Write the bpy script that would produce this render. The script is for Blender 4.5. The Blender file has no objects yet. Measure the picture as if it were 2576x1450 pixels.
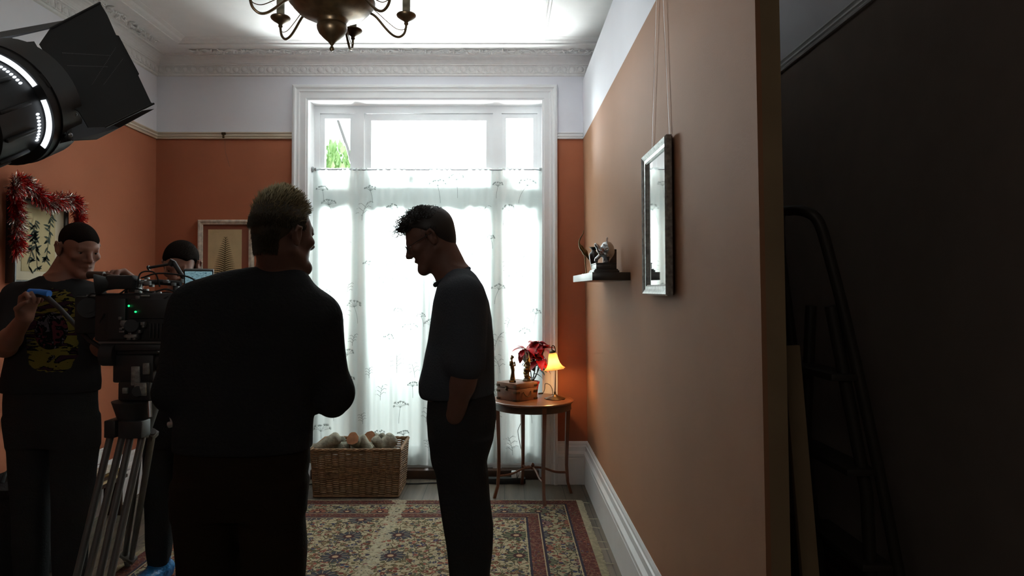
import bpy, bmesh, math, random
import numpy as np
from mathutils import Vector, Matrix, noise
import openvdb as vdb

C = bpy.context.scene.collection
R = math.radians
random.seed(7)

# ------------------------------------------------------------------ camera
FPX = 1740.0
PITCH = R(1.2)
VX, VY = 1268.0, 728.0
EYE = Vector((0, 0, 1.42))
cam = bpy.data.cameras.new('camera')
cam.sensor_width = 36.0
cam.lens = 36.0*FPX/2576.0
cam.shift_x = (1288-VX)/2576.0
OFF = FPX*math.tan(PITCH)
cam.shift_y = (VY-OFF-725.0)/2576.0
cam.clip_start = 0.02
camo = bpy.data.objects.new('camera', cam)
camo.location = EYE
camo.rotation_euler = (R(90)+PITCH, 0, 0)
C.objects.link(camo)
bpy.context.scene.camera = camo

def W(px, py, Y):
    """point of the room at distance Y that the photograph shows at pixel px, py"""
    dx = (px-VX)/FPX
    dz = -(py-(VY-OFF))/FPX
    c, s = math.cos(PITCH), math.sin(PITCH)
    y = c - dz*s
    z = s + dz*c
    t = Y/y
    return Vector((dx*t, Y, 1.42+z*t))

# ------------------------------------------------------------------ light
sc = bpy.context.scene
sc.view_settings.view_transform = 'Standard'
sc.view_settings.look = 'None'
sc.view_settings.gamma = 1.0
sc.view_settings.exposure = 0.13
sc.view_settings.use_curve_mapping = False
wd = bpy.data.worlds.new('overcast_sky')
sc.world = wd
wd.use_nodes = True
bg = wd.node_tree.nodes['Background']
bg.inputs[0].default_value = (0.93, 0.98, 1.0, 1)
bg.inputs[1].default_value = 1.9

def area(name, loc, target, sx, sy, power, col, portal=False):
    l = bpy.data.lights.new(name, 'AREA')
    l.shape = 'RECTANGLE'; l.size = sx; l.size_y = sy
    l.energy = power; l.color = col
    if portal: l.cycles.is_portal = True
    o = bpy.data.objects.new(name, l)
    o.location = loc
    o.rotation_euler = (Vector(target)-Vector(loc)).to_track_quat('-Z', 'Y').to_euler()
    C.objects.link(o)
    return o
area('window_portal', (-0.58, 5.34, 1.40), (-0.58, 0, 1.40), 1.8, 2.75, 1, (1, 1, 1), True)
area('daylight_lamp_outside_window', (-1.45, 8.2, 2.70), (0.5, 3.2, 2.2), 0.9, 0.9, 54, (0.93, 0.97, 1.0)).data.spread = R(75)
area('ground_bounce_fill_outside_window', (-0.58, 7.3, 0.10), (-0.55, 4.3, 3.1), 3.6, 2.2, 590, (0.95, 0.98, 1.0)).data.spread = R(60)  # added area light standing in for daylight bounced up off the ground
area('fill_light_behind_camera', (-1.0, -1.55, 2.3), (-0.6, 1.0, 1.4), 0.8, 0.8, 4.6, (1.0, 0.93, 0.84))  # added weak warm fill for the dark side, no real lamp there
area('daylight_lamp_behind_curtain', (-0.52, 7.6, 1.95), (-0.3, 2.5, 1.6), 0.8, 0.9, 40, (1, 1, 1))

# ------------------------------------------------------------------ materials
def mat(name, col, rough=0.6, metal=0.0, var=0.0, vscale=8.0, bump=0.0, bscale=60.0, spec=0.5, **kw):
    m = bpy.data.materials.new(name); m.use_nodes = True
    nt = m.node_tree; b = nt.nodes['Principled BSDF']
    b.inputs['Base Color'].default_value = (*col, 1)
    b.inputs['Roughness'].default_value = rough
    b.inputs['Metallic'].default_value = metal
    b.inputs['Specular IOR Level'].default_value = spec
    for k, v in kw.items():
        b.inputs[k].default_value = v
    tc = nt.nodes.new('ShaderNodeTexCoord')
    if var > 0:
        n = nt.nodes.new('ShaderNodeTexNoise'); n.inputs['Scale'].default_value = vscale
        n.inputs['Detail'].default_value = 5
        nt.links.new(tc.outputs['Object'], n.inputs['Vector'])
        r = nt.nodes.new('ShaderNodeValToRGB')
        r.color_ramp.elements[0].position = 0.3; r.color_ramp.elements[1].position = 0.7
        r.color_ramp.elements[0].color = (*[c*(1-var) for c in col], 1)
        r.color_ramp.elements[1].color = (*[min(1, c*(1+var)) for c in col], 1)
        nt.links.new(n.outputs['Fac'], r.inputs['Fac'])
        nt.links.new(r.outputs['Color'], b.inputs['Base Color'])
    if bump > 0:
        n = nt.nodes.new('ShaderNodeTexNoise'); n.inputs['Scale'].default_value = bscale
        n.inputs['Detail'].default_value = 3
        nt.links.new(tc.outputs['Object'], n.inputs['Vector'])
        bp = nt.nodes.new('ShaderNodeBump'); bp.inputs['Strength'].default_value = bump
        bp.inputs['Distance'].default_value = 0.01
        nt.links.new(n.outputs['Fac'], bp.inputs['Height'])
        nt.links.new(bp.outputs['Normal'], b.inputs['Normal'])
    return m

def srgb(r, g, b):
    f = lambda v: (v/255/12.92) if v/255 <= 0.04045 else ((v/255+0.055)/1.055)**2.4
    return (f(r), f(g), f(b))

M = {}
M['terracotta'] = mat('terracotta_paint', srgb(164, 96, 66), 0.85, var=0.05, vscale=3, bump=0.05, bscale=220)
M['set_terracotta'] = mat('set_wall_terracotta_paint', srgb(154, 110, 80), 0.8, var=0.05, vscale=2.5, bump=0.05, bscale=220, spec=0.3)
M['white'] = mat('white_gloss_paint', srgb(244, 245, 246), 0.4, var=0.02)
M['frieze'] = mat('white_wall_paint', srgb(236, 236, 242), 0.85, var=0.03, vscale=2, bump=0.05, bscale=200)
M['ceil'] = mat('white_ceiling_paint', srgb(240, 238, 236), 0.9, var=0.02)
M['plaster'] = mat('white_plaster', srgb(238, 236, 234), 0.85, var=0.03, vscale=30)
M['rawwood'] = mat('raw_timber', srgb(138, 116, 86), 0.8, var=0.12, vscale=5)
M['darkroom'] = mat('brown_wall_paint', srgb(132, 118, 108), 0.9, var=0.05)
M['black'] = mat('black_metal', (0.026, 0.026, 0.027), 0.45, var=0.1)
M['blackcloth'] = mat('black_cloth', (0.023, 0.023, 0.024), 0.95, bump=0.4, bscale=90, spec=0.1)
M['rubber'] = mat('black_rubber', (0.015, 0.015, 0.015), 0.7)
M['steel'] = mat('steel', (0.55, 0.57, 0.6), 0.3, 1.0)
M['greymetal'] = mat('grey_metal', (0.22, 0.22, 0.22), 0.45, 0.6)
M['bronze'] = mat('dark_bronze', srgb(78, 60, 38), 0.35, 0.75, var=0.3, vscale=25)
M['bronze2'] = mat('patinated_bronze', srgb(112, 88, 52), 0.32, 0.85, var=0.35, vscale=40)
M['wood'] = mat('polished_wood', srgb(108, 62, 36), 0.28, var=0.25, vscale=9)
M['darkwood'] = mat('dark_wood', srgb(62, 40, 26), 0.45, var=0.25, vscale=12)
M['blackwood'] = mat('black_lacquered_wood', (0.016, 0.013, 0.012), 0.3, spec=1.0)
M['brass'] = mat('brass', (0.62, 0.42, 0.14), 0.3, 1.0)
M['wicker'] = mat('wicker', srgb(142, 108, 76), 0.6, var=0.35, vscale=40)
M['bark'] = mat('birch_bark', srgb(142, 138, 122), 0.85, var=0.45, vscale=22, bump=0.8, bscale=40)
M['logend'] = mat('sawn_log_end', srgb(170, 118, 84), 0.8, var=0.2, vscale=30)
M['red'] = mat('red_bract', srgb(176, 14, 26), 0.45, var=0.25, vscale=30)
M['leaf'] = mat('dark_green_leaf', srgb(30, 58, 38), 0.45, var=0.3, vscale=20)
M['skinB'] = mat('tanned_skin', srgb(112, 78, 64), 0.55, var=0.06, vscale=14)
M['skinA'] = mat('skin', srgb(146, 102, 84), 0.5, var=0.06, vscale=14)
M['paper'] = mat('aged_paper', srgb(206, 184, 142), 0.8, var=0.10, vscale=9)
M['inkgreen'] = mat('fern_print_ink', srgb(78, 64, 30), 0.8, var=0.15)
M['silver'] = mat('tarnished_silver_leaf', srgb(150, 152, 148), 0.4, 0.35, var=0.4, vscale=60)
M['whitewash'] = mat('whitewashed_wood', srgb(205, 196, 180), 0.7, var=0.3, vscale=35)

# ------------------------------------------------------------------ mesh helpers
class MB:
    """collects shapes into one mesh"""
    def __init__(s): s.v = []; s.f = []; s.m = []; s.sm = []
    def add(s, vs, fs, mi=0, smooth=False):
        o = len(s.v); s.v.extend([tuple(v) for v in vs])
        for f in fs:
            s.f.append(tuple(i+o for i in f)); s.m.append(mi); s.sm.append(smooth)
    def box(s, lo, hi, mi=0, M4=None):
        x0, y0, z0 = lo; x1, y1, z1 = hi
        vs = [Vector(p) for p in ((x0,y0,z0),(x1,y0,z0),(x1,y1,z0),(x0,y1,z0),(x0,y0,z1),(x1,y0,z1),(x1,y1,z1),(x0,y1,z1))]
        if M4 is not None: vs = [M4 @ v for v in vs]
        s.add(vs, [(0,3,2,1),(4,5,6,7),(0,1,5,4),(1,2,6,5),(2,3,7,6),(3,0,4,7)], mi)
    def bbox(s, c, size, mi=0, M4=None, bev=0.004):
        """bevelled box"""
        bm = bmesh.new(); bmesh.ops.create_cube(bm, size=1)
        for v in bm.verts: v.co = Vector((v.co.x*size[0], v.co.y*size[1], v.co.z*size[2]))
        b = min(bev, min(size)*0.3)
        bmesh.ops.bevel(bm, geom=bm.edges[:], offset=b, segments=2, affect='EDGES', profile=0.5)
        T = Matrix.Translation(Vector(c))
        if M4 is not None: T = M4 @ T
        bm.verts.index_update()
        s.add([T @ v.co for v in bm.verts], [[v.index for v in f.verts] for f in bm.faces], mi, True)
        bm.free()
    def tube(s, pts, r, n=8, mi=0, caps=True, closed=False):
        pts = [Vector(p) for p in pts]; N = len(pts)
        rs = r if hasattr(r, '__len__') else [r]*N
        up = None; vs = []
        for i, p in enumerate(pts):
            a = pts[i-1] if (i > 0 or closed) else p
            b = pts[(i+1) % N] if (i < N-1 or closed) else p
            t = (b-a)
            if t.length < 1e-9: t = Vector((0,0,1))
            t.normalize()
            if up is None:
                up = Vector((0,0,1)) if abs(t.z) < 0.9 else Vector((1,0,0))
            u = (up - t*up.dot(t))
            if u.length < 1e-6: u = t.orthogonal()
            u.normalize(); w = t.cross(u); up = u
            for k in range(n):
                an = 2*math.pi*k/n
                vs.append(p + (u*math.cos(an)+w*math.sin(an))*rs[i])
        fs = []
        for i in range(N if closed else N-1):
            j = (i+1) % N
            for k in range(n):
                k2 = (k+1) % n
                fs.append((i*n+k, i*n+k2, j*n+k2, j*n+k))
        if caps and not closed:
            fs.append(tuple(range(n))[::-1]); fs.append(tuple((N-1)*n+k for k in range(n)))
        s.add(vs, fs, mi, True)
    def lathe(s, prof, n=32, M4=None, mi=0, wob=None):
        vs = []
        for (r, z) in prof:
            for k in range(n):
                a = 2*math.pi*k/n
                rr = r*(wob(a, z) if wob else 1)
                v = Vector((rr*math.cos(a), rr*math.sin(a), z))
                vs.append(M4 @ v if M4 is not None else v)
        fs = []
        for i in range(len(prof)-1):
            for k in range(n):
                k2 = (k+1) % n
                fs.append((i*n+k, i*n+k2, (i+1)*n+k2, (i+1)*n+k))
        s.add(vs, fs, mi, True)
    def ell(s, c, r, M4=None, n=12, mi=0):
        prof_v = []; fs = []
        m = n
        for i in range(m+1):
            th = math.pi*i/m
            for k in range(n):
                a = 2*math.pi*k/n
                v = Vector((c[0]+r[0]*math.sin(th)*math.cos(a), c[1]+r[1]*math.sin(th)*math.sin(a), c[2]-r[2]*math.cos(th)))
                prof_v.append(M4 @ v if M4 is not None else v)
        for i in range(m):
            for k in range(n):
                k2 = (k+1) % n
                fs.append((i*n+k, i*n+k2, (i+1)*n+k2, (i+1)*n+k))
        s.add(prof_v, fs, mi, True)
    def plate(s, poly, th, M4, mi=0):
        """polygon in the local XY plane with thickness th along local Z"""
        n = len(poly)
        vs = [M4 @ Vector((x, y, 0)) for x, y in poly]+[M4 @ Vector((x, y, th)) for x, y in poly]
        fs = [tuple(range(n))[::-1], tuple(range(n, 2*n))]
        for i in range(n):
            j = (i+1) % n; fs.append((i, j, n+j, n+i))
        s.add(vs, fs, mi)
    def extr(s, prof, a, b, u, w, mi=0, ma=0, mb=0):
        """sweep a profile [(u,w)...] from a to b; ma/mb mitre shift along the sweep per unit u"""
        a = Vector(a); b = Vector(b); u = Vector(u); w = Vector(w); d = (b-a).normalized()
        n = len(prof)
        vs = [a+u*p+w*q+d*p*ma for p, q in prof]+[b+u*p+w*q-d*p*mb for p, q in prof]
        fs = [(i, (i+1) % n, n+(i+1) % n, n+i) for i in range(n)]
        fs += [tuple(range(n))[::-1], tuple(range(n, 2*n))]
        s.add(vs, fs, mi)
    def build(s, name, mats, parent=None, loc=None):
        me = bpy.data.meshes.new(name)
        off = Vector((0,0,0))
        if loc is not None: off = Vector(loc)
        me.from_pydata([tuple(Vector(v)-off) for v in s.v], [], s.f)
        if not isinstance(mats, (list, tuple)): mats = [mats]
        for m_ in mats: me.materials.append(m_)
        me.polygons.foreach_set('material_index', s.m)
        me.polygons.foreach_set('use_smooth', s.sm)
        me.update()
        bm = bmesh.new(); bm.from_mesh(me)
        if len(bm.faces) < 60000: bmesh.ops.recalc_face_normals(bm, faces=bm.faces[:])
        for e in bm.edges:
            if len(e.link_faces) == 2 and e.calc_face_angle(0) > 0.7: e.smooth = False
        bm.to_mesh(me); bm.free()
        o = bpy.data.objects.new(name, me)
        C.objects.link(o)
        if parent is not None:
            o.parent = parent
            o.location = off - world_of(parent) if loc is not None else -world_of(parent)
        elif loc is not None: o.location = off
        return o

def world_of(o):
    v = Vector(o.location)
    while o.parent is not None:
        o = o.parent; v = v+Vector(o.location)
    return v

def tag(o, label=None, cat=None, group=None, kind=None):
    if label: o['label'] = label
    if cat: o['category'] = cat
    if group: o['group'] = group
    if kind: o['kind'] = kind
    return o
def thing(name, loc, label, cat, group=None):
    o = bpy.data.objects.new(name, None); C.objects.link(o)
    o.empty_display_size = 0.1
    o.location = loc
    return tag(o, label, cat, group)
def struct(name, mb, mats, loc=None):
    o = mb.build(name, mats, loc=loc); o['kind'] = 'structure'; return o
def frame_from(z, x=None):
    """rotation matrix whose Z axis is z"""
    z = Vector(z).normalized()
    x = Vector(x) if x is not None else (Vector((1,0,0)) if abs(z.x) < 0.9 else Vector((0,1,0)))
    x = (x-z*x.dot(z)).normalized(); y = z.cross(x)
    return Matrix(((x.x,y.x,z.x,0),(x.y,y.y,z.y,0),(x.z,y.z,z.z,0),(0,0,0,1)))
def bez(pts, n=12):
    """Catmull-Rom through points"""
    P = [Vector(p) for p in pts]; P = [P[0]*2-P[1]]+P+[P[-1]*2-P[-2]]
    out = []
    for i in range(1, len(P)-2):
        for k in range(n):
            t = k/n
            out.append(0.5*((2*P[i])+(-P[i-1]+P[i+1])*t+(2*P[i-1]-5*P[i]+4*P[i+1]-P[i+2])*t*t+(-P[i-1]+3*P[i]-3*P[i+1]+P[i+2])*t**3))
    out.append(P[-2]); return out

# ------------------------------------------------------------------ node helper
class NT:
    def __init__(s, name):
        s.m = bpy.data.materials.new(name); s.m.use_nodes = True
        s.nt = s.m.node_tree; s.b = s.nt.nodes['Principled BSDF']
        s.tc = s.nt.nodes.new('ShaderNodeTexCoord')
    def setin(s, n, i, v):
        if isinstance(v, bpy.types.NodeSocket): s.nt.links.new(v, n.inputs[i])
        elif v is not None:
            if isinstance(v, (tuple, list)) and len(v) == 3 and n.inputs[i].type == 'RGBA': v = (*v, 1)
            n.inputs[i].default_value = v
    def math(s, op, a, b=None, c=None, clamp=False):
        n = s.nt.nodes.new('ShaderNodeMath'); n.operation = op; n.use_clamp = clamp
        s.setin(n, 0, a); s.setin(n, 1, b)
        if c is not None: s.setin(n, 2, c)
        return n.outputs[0]
    def mix(s, f, a, b):
        n = s.nt.nodes.new('ShaderNodeMix'); n.data_type = 'RGBA'
        s.setin(n, 0, f); s.setin(n, 6, a); s.setin(n, 7, b); return n.outputs[2]
    def noise(s, sc_, det=3, vec=None, out='Fac', dist=0.0):
        n = s.nt.nodes.new('ShaderNodeTexNoise'); n.inputs['Scale'].default_value = sc_
        n.inputs['Detail'].default_value = det; n.inputs['Distortion'].default_value = dist
        s.nt.links.new(vec or s.tc.outputs['Object'], n.inputs['Vector']); return n.outputs[out]
    def vor(s, sc_, vec=None, rnd=1.0, feat='F1', out='Distance'):
        n = s.nt.nodes.new('ShaderNodeTexVoronoi'); n.feature = feat
        n.inputs['Scale'].default_value = sc_; n.inputs['Randomness'].default_value = rnd
        s.nt.links.new(vec or s.tc.outputs['Object'], n.inputs['Vector']); return n.outputs[out]
    def ramp(s, f, stops, interp='LINEAR'):
        n = s.nt.nodes.new('ShaderNodeValToRGB'); cr = n.color_ramp; cr.interpolation = interp
        while len(cr.elements) < len(stops): cr.elements.new(0.5)
        for e, (p, c) in zip(cr.elements, stops): e.position = p; e.color = (*c, 1)
        s.setin(n, 0, f); return n.outputs[0]
    def sep(s, vec=None):
        n = s.nt.nodes.new('ShaderNodeSeparateXYZ'); s.nt.links.new(vec or s.tc.outputs['Object'], n.inputs[0]); return n.outputs
    def comb(s, x, y, z):
        n = s.nt.nodes.new('ShaderNodeCombineXYZ')
        for i, v in enumerate((x, y, z)): s.setin(n, i, v)
        return n.outputs[0]
    def vmath(s, op, a, b):
        n = s.nt.nodes.new('ShaderNodeVectorMath'); n.operation = op; s.setin(n, 0, a); s.setin(n, 1, b); return n.outputs[0]
    def band(s, v, lo, hi):
        return s.math('MULTIPLY', s.math('GREATER_THAN', v, lo), s.math('LESS_THAN', v, hi))
    def base(s, c, rough=0.8): s.setin(s.b, 'Base Color', c); s.setin(s.b, 'Roughness', rough); return s.m
# ------------------------------------------------------------------ the room
BY = 5.08; XL = -2.565; XR = 1.42; FY = -1.7; CZ = 3.15; RAIL = 2.53; TH = 0.3
XW = 0.610                      # face of the set wall
def xw(z): return XW - 0.012*(z-0.3)
WX0, WX1, WTOP = W(775, 400, BY).x, W(1366, 400, BY).x, W(1000, 251, BY).z
AX0, AX1, ATOP = W(738, 300, BY).x, W(1401, 300, BY).x, W(1000, 216, BY).z

# floor boards
n = NT('floor_boards')
X, Y, Z = n.sep()
fx = n.math('FRACT', n.math('MULTIPLY', X, 7.2))
gap = n.math('LESS_THAN', fx, 0.03)
cell = n.math('FLOOR', n.math('MULTIPLY', X, 7.2))
v = n.comb(n.math('MULTIPLY', X, 18.0), n.math('MULTIPLY', Y, 1.2), cell)
g = n.noise(1.0, 6, v, dist=0.6)
c = n.ramp(g, [(0.25, srgb(70, 62, 52)), (0.75, srgb(114, 104, 90))])
c = n.mix(gap, c, srgb(30, 26, 22))
n.base(c, 0.42)
fl = MB(); fl.box((XL-TH, FY-TH, -0.12), (XR+TH, BY+0.50, 0))
struct('floor', fl, n.m)
ce = MB(); ce.box((XL-TH, FY-TH, CZ), (XR+TH, BY+0.5, CZ+0.15))
struct('ceiling', ce, M['ceil'])

# walls: terracotta below the picture rail, white frieze above
wb = MB()
for (x0, x1) in ((XL-TH, WX0), (WX1, XR+TH)):
    wb.box((x0, BY, 0), (x1, BY+0.42, RAIL), 0)
    wb.box((x0, BY, RAIL), (x1, BY+0.42, CZ), 1)
wb.box((WX0, BY, WTOP), (WX1, BY+0.42, CZ), 1)
struct('wall_back', wb, [M['terracotta'], M['frieze']])
for nm, x0, x1, ma in (('wall_left', XL-TH, XL, M['terracotta']), ('wall_right', XR, XR+TH, M['darkroom'])):
    b = MB(); b.box((x0, FY, 0), (x1, BY, RAIL), 0); b.box((x0, FY, RAIL), (x1, BY, CZ), 1)
    struct(nm, b, [ma, M['frieze']])
b = MB(); b.box((XL-TH, FY-TH, 0), (XR+TH, FY, CZ), 0)
struct('wall_front', b, M['darkroom'])

# the film-set partition on the right: thin flat, timber end post
NEAR = 1740*0.612/662.0
SETTOP = 2.955
p = MB()
T = 0.012
def setpanel(mb, z0, z1, mi):
    vs = []
    for z in (z0, z1):
        x = xw(z)
        vs += [(x, NEAR, z), (x, BY-0.001, z), (x+T, BY-0.001, z), (x+T, NEAR, z)]
    mb.add(vs, [(0,1,2,3),(7,6,5,4),(0,4,5,1),(1,5,6,2),(2,6,7,3),(3,7,4,0)], mi)
setpanel(p, 0, RAIL, 0); setpanel(p, RAIL, SETTOP, 1)
struct('wall_partition', p, [M['set_terracotta'], M['frieze']])
p = MB()
def postx(z0, z1, xo0, xo1, y0, y1):
    vs = []
    for z in (z0, z1):
        x = xw(z)+T
        vs += [(x+xo0, y0, z), (x+xo0, y1, z), (x+xo1, y1, z), (x+xo1, y0, z)]
    p.add(vs, [(0,1,2,3),(7,6,5,4),(0,4,5,1),(1,5,6,2),(2,6,7,3),(3,7,4,0)])
postx(0, SETTOP, 0.0, 0.045, NEAR, NEAR+0.07)
for yy in (2.4, 3.2, 4.0, 4.8): postx(0, SETTOP, 0.0, 0.045, yy, yy+0.045)
postx(0, 0.05, 0.0, 0.05, NEAR, BY-0.01)
struct('trim_1', p, M['rawwood'])

# baseboards
def skirt(h=0.31, t=0.030):
    return [(0, 0), (t, 0), (t, h*0.60), (t-0.004, h*0.62), (t-0.004, h*0.64), (t+0.004, h*0.66), (t+0.004, h*0.72), (t-0.010, h*0.78),
            (t-0.012, h*0.88), (t-0.018, h*0.90), (t-0.018, h*0.95), (0.006, h), (0, h)]
b = MB(); b.extr(skirt(), (xw(0), NEAR, 0), (xw(0), BY, 0), (-1,0,0), (0,0,1))
struct('baseboard_partition', b, M['white'])
b = MB(); b.extr(skirt(), (XL, FY, 0), (XL, BY, 0), (1,0,0), (0,0,1)); struct('baseboard_left', b, M['white'])
b = MB(); b.extr(skirt(), (XL, BY, 0), (AX0+0.001, BY, 0), (0,-1,0), (0,0,1))
b.extr(skirt(), (AX1-0.001, BY, 0), (XR, BY, 0), (0,-1,0), (0,0,1)); struct('baseboard_back', b, M['white'])
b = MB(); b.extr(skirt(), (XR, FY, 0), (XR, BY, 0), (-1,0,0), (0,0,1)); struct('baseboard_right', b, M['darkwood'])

# picture rails
M['rail'] = mat('cream_gloss_paint', srgb(216, 202, 184), 0.4, var=0.03)
rp = [(0, -0.0), (0.014, 0.0), (0.018, 0.008), (0.012, 0.014), (0.022, 0.020), (0.022, 0.028), (0.014, 0.034), (0.026, 0.042), (0.026, 0.048), (0, 0.048)]
RZ = W(500, 349, BY-0.02).z
k = 2
for a, c_, u in (((XL, BY, RZ), (AX0, BY, RZ), (0,-1,0)), ((AX1, BY, RZ), (0.58, BY, RZ), (0,-1,0)), ((XL, FY, RZ), (XL, BY, RZ), (1,0,0)), ((XR, FY, RZ), (XR, BY, RZ), (-1,0,0))):
    b = MB(); b.extr(rp, a, c_, u, (0,0,1)); struct('trim_%d' % k, b, M['rail'] if k in (2, 4) else M['white']); k += 1

# cornice with egg band, cove and leaf band, on the back, left and right walls
def cornice(name, a, c_, u, d, L, ornament=True, seed=1, ma=0, mb_=0):
    rnd = random.Random(seed)
    mb = MB()
    prof = [(0, 2.992), (0.014, 2.996), (0.014, 3.010), (0.020, 3.014), (0.024, 3.062), (0.034, 3.066), (0.034, 3.074), (0.038, 3.078), (0.042, 3.086),
            (0.052, 3.098), (0.070, 3.112), (0.090, 3.120), (0.092, 3.116), (0.110, 3.116), (0.112, 3.124), (0.230, 3.130), (0.232, 3.124), (0.300, 3.124),
            (0.300, 3.132), (0.330, 3.136), (0.345, 3.144), (0.380, 3.149), (0.380, 3.151), (0, 3.151)]
    a = Vector(a); u = Vector(u); d = Vector(d)
    mb.extr([(q, w_) for q, w_ in prof], a, a+d*L, u, (0,0,1), 0, ma, mb_)
    if ornament:
        N = int(L/0.062)
        for i in range(N):
            s = (i+0.5)*0.062
            c0 = a+d*s+u*0.022+Vector((0,0,3.038))
            Mx = frame_from((0,0,1), d); Mx.translation = c0
            mb.ell((0,0,0), (0.021, 0.010, 0.021), Mx, 8)
            arc = [c0+d*(0.027*math.cos(t))+Vector((0,0,0.026*math.sin(t)))+u*0.002 for t in [math.pi*j/8 for j in range(9)]]
            mb.tube(arc, 0.0035, 5)
            mb.tube([c0+d*0.031+Vector((0,0,0.018))+u*0.002, c0+d*0.031-Vector((0,0,0.024))+u*0.004], [0.0055, 0.0015], 5)
            mb.ell((0.031, 0, -0.026), (0.012, 0.006, 0.006), Mx, 6)
        s = 0.38
        while s < L-0.38:
            c0 = a+d*s+u*0.170+Vector((0,0,3.124))
            for q in range(9):
                an = rnd.uniform(0, 6.28); ln = rnd.uniform(0.018, 0.042)
                dd = d*math.cos(an)*1.3+u*math.sin(an)*0.75
                z_ = Vector((0,0,-1))
                p0 = c0+dd*0.008; p1 = c0+dd*ln+z_*rnd.uniform(0.004, 0.012); p2 = c0+dd*(ln*1.5)+z_*0.001
                mb.tube([p0, p1, p2], [0.004, rnd.uniform(0.006, 0.010), 0.003], 5)
            s += rnd.choice((0.075, 0.09, 0.10))
        st = [a+d*(L*j/240)+u*(0.170+0.030*math.sin(j*0.55))+Vector((0,0,3.123)) for j in range(241) if 0.36 < L*j/240 < L-0.36]
        mb.tube(st, 0.005, 5)
    struct(name, mb, M['plaster'])
cornice('trim_6', (XL, BY, 0), None, (0,-1,0), (1,0,0), XR-XL, True, 3, 1, 1)
cornice('trim_7', (XL, 0.6, 0), None, (1,0,0), (0,1,0), BY-0.6, True, 4, 0, 1)
cornice('trim_8', (XR, FY, 0), None, (-1,0,0), (0,1,0), BY-FY, False, 5, 0, 1)
# ceiling panel mouldings running towards the window wall
k = 9
for xx in (-1.39, -0.565, 0.262):
    b = MB(); b.extr([(-0.030, 0), (-0.022, -0.012), (-0.010, -0.010), (0, -0.020), (0.010, -0.010), (0.022, -0.012), (0.030, 0)], (xx, FY, CZ+0.001), (xx, 4.74, CZ+0.001), (1,0,0), (0,0,1))
    struct('trim_%d' % k, b, M['plaster']); k += 1

# window architrave
ap = [(0, 0), (0, 0.034), (0.012, 0.040), (0.022, 0.040), (0.028, 0.030), (0.036, 0.026), (0.048, 0.026), (0.054, 0.020), (0.062, 0.018), (0.098, 0.018), (0.100, 0.012), (0.113, 0.010), (0.113, 0)]
# u = distance from the outer edge towards the opening, w = out of the wall
b = MB()
aw = WX0-AX0
for (x, sgn) in ((AX0, 1), (AX1, -1)):
    pr = [(q/0.113*aw, w_) for q, w_ in ap]
    nn = len(pr)
    vs = [Vector((x+sgn*q, BY-w_, 0)) for q, w_ in pr]+[Vector((x+sgn*q, BY-w_, ATOP-q)) for q, w_ in pr]
    b.add(vs, [(i, (i+1) % nn, nn+(i+1) % nn, nn+i) for i in range(nn)]+[tuple(range(nn))[::-1], tuple(range(nn, 2*nn))])
pr = [(q/0.113*aw, w_) for q, w_ in ap]; nn = len(pr)
vs = [Vector((AX0+q, BY-w_, ATOP-q)) for q, w_ in pr]+[Vector((AX1-q, BY-w_, ATOP-q)) for q, w_ in pr]
b.add(vs, [(i, (i+1) % nn, nn+(i+1) % nn, nn+i) for i in range(nn)])
struct('trim_12', b, M['white'])
# reveal lining, bright painted
b = MB()
b.box((WX0-0.012, BY-0.002, 0), (WX0+0.001, BY+0.20, WTOP)); b.box((WX1-0.001, BY-0.002, 0), (WX1+0.012, BY+0.20, WTOP))
b.box((WX0, BY-0.002, WTOP-0.002), (WX1, BY+0.20, WTOP+0.012))
struct('trim_13', b, M['white'])

# window: frame in the plane y = 5.25
FYW = 5.25
def wx(px): return W(px, 400, FYW).x
def wz(py): return W(1000, py, FYW).z
win = thing('window_1', (W(1068, 400, FYW).x, FYW, 0), None, None); win['kind'] = 'structure'
win['label'] = 'tall white garden window with three lights and a transom'
fr = MB()
def fbox(px0, py0, px1, py1, y0=FYW, y1=FYW+0.08, bev=True):
    x0, x1 = wx(px0), wx(px1); z1, z0 = wz(py0), wz(py1)
    fr.box((x0, y0, max(z0, 0.0)), (x1, y1, z1))
fbox(770, 240, 1372, 285)                # head
fbox(770, 285, 804, 1215); fbox(1352, 285, 1372, 1215)
fbox(892, 285, 916, 1215, FYW-0.01); fbox(1240, 285, 1262, 1215, FYW-0.01)   # mullions
fbox(804, 487, 892, 538, FYW+0.005); fbox(916, 487, 1240, 538, FYW+0.005); fbox(1262, 487, 1352, 538, FYW+0.005)  # transom
fbox(804, 1172, 1352, 1215, FYW+0.02)
fr.build('frame', M['white'], win)
M['glass'] = None
g = bpy.data.materials.new('window_glass'); g.use_nodes = True
nt = g.node_tree; nt.nodes.clear()
o_ = nt.nodes.new('ShaderNodeOutputMaterial'); mx = nt.nodes.new('ShaderNodeMixShader')
tr = nt.nodes.new('ShaderNodeBsdfTransparent'); gl = nt.nodes.new('ShaderNodeBsdfGlossy'); gl.inputs['Roughness'].default_value = 0.02
tr.inputs[0].default_value = (0.95, 0.98, 0.97, 1)
mx.inputs[0].default_value = 0.05
nt.links.new(tr.outputs[0], mx.inputs[1]); nt.links.new(gl.outputs[0], mx.inputs[2]); nt.links.new(mx.outputs[0], o_.inputs[0])
M['glass'] = g
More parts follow.
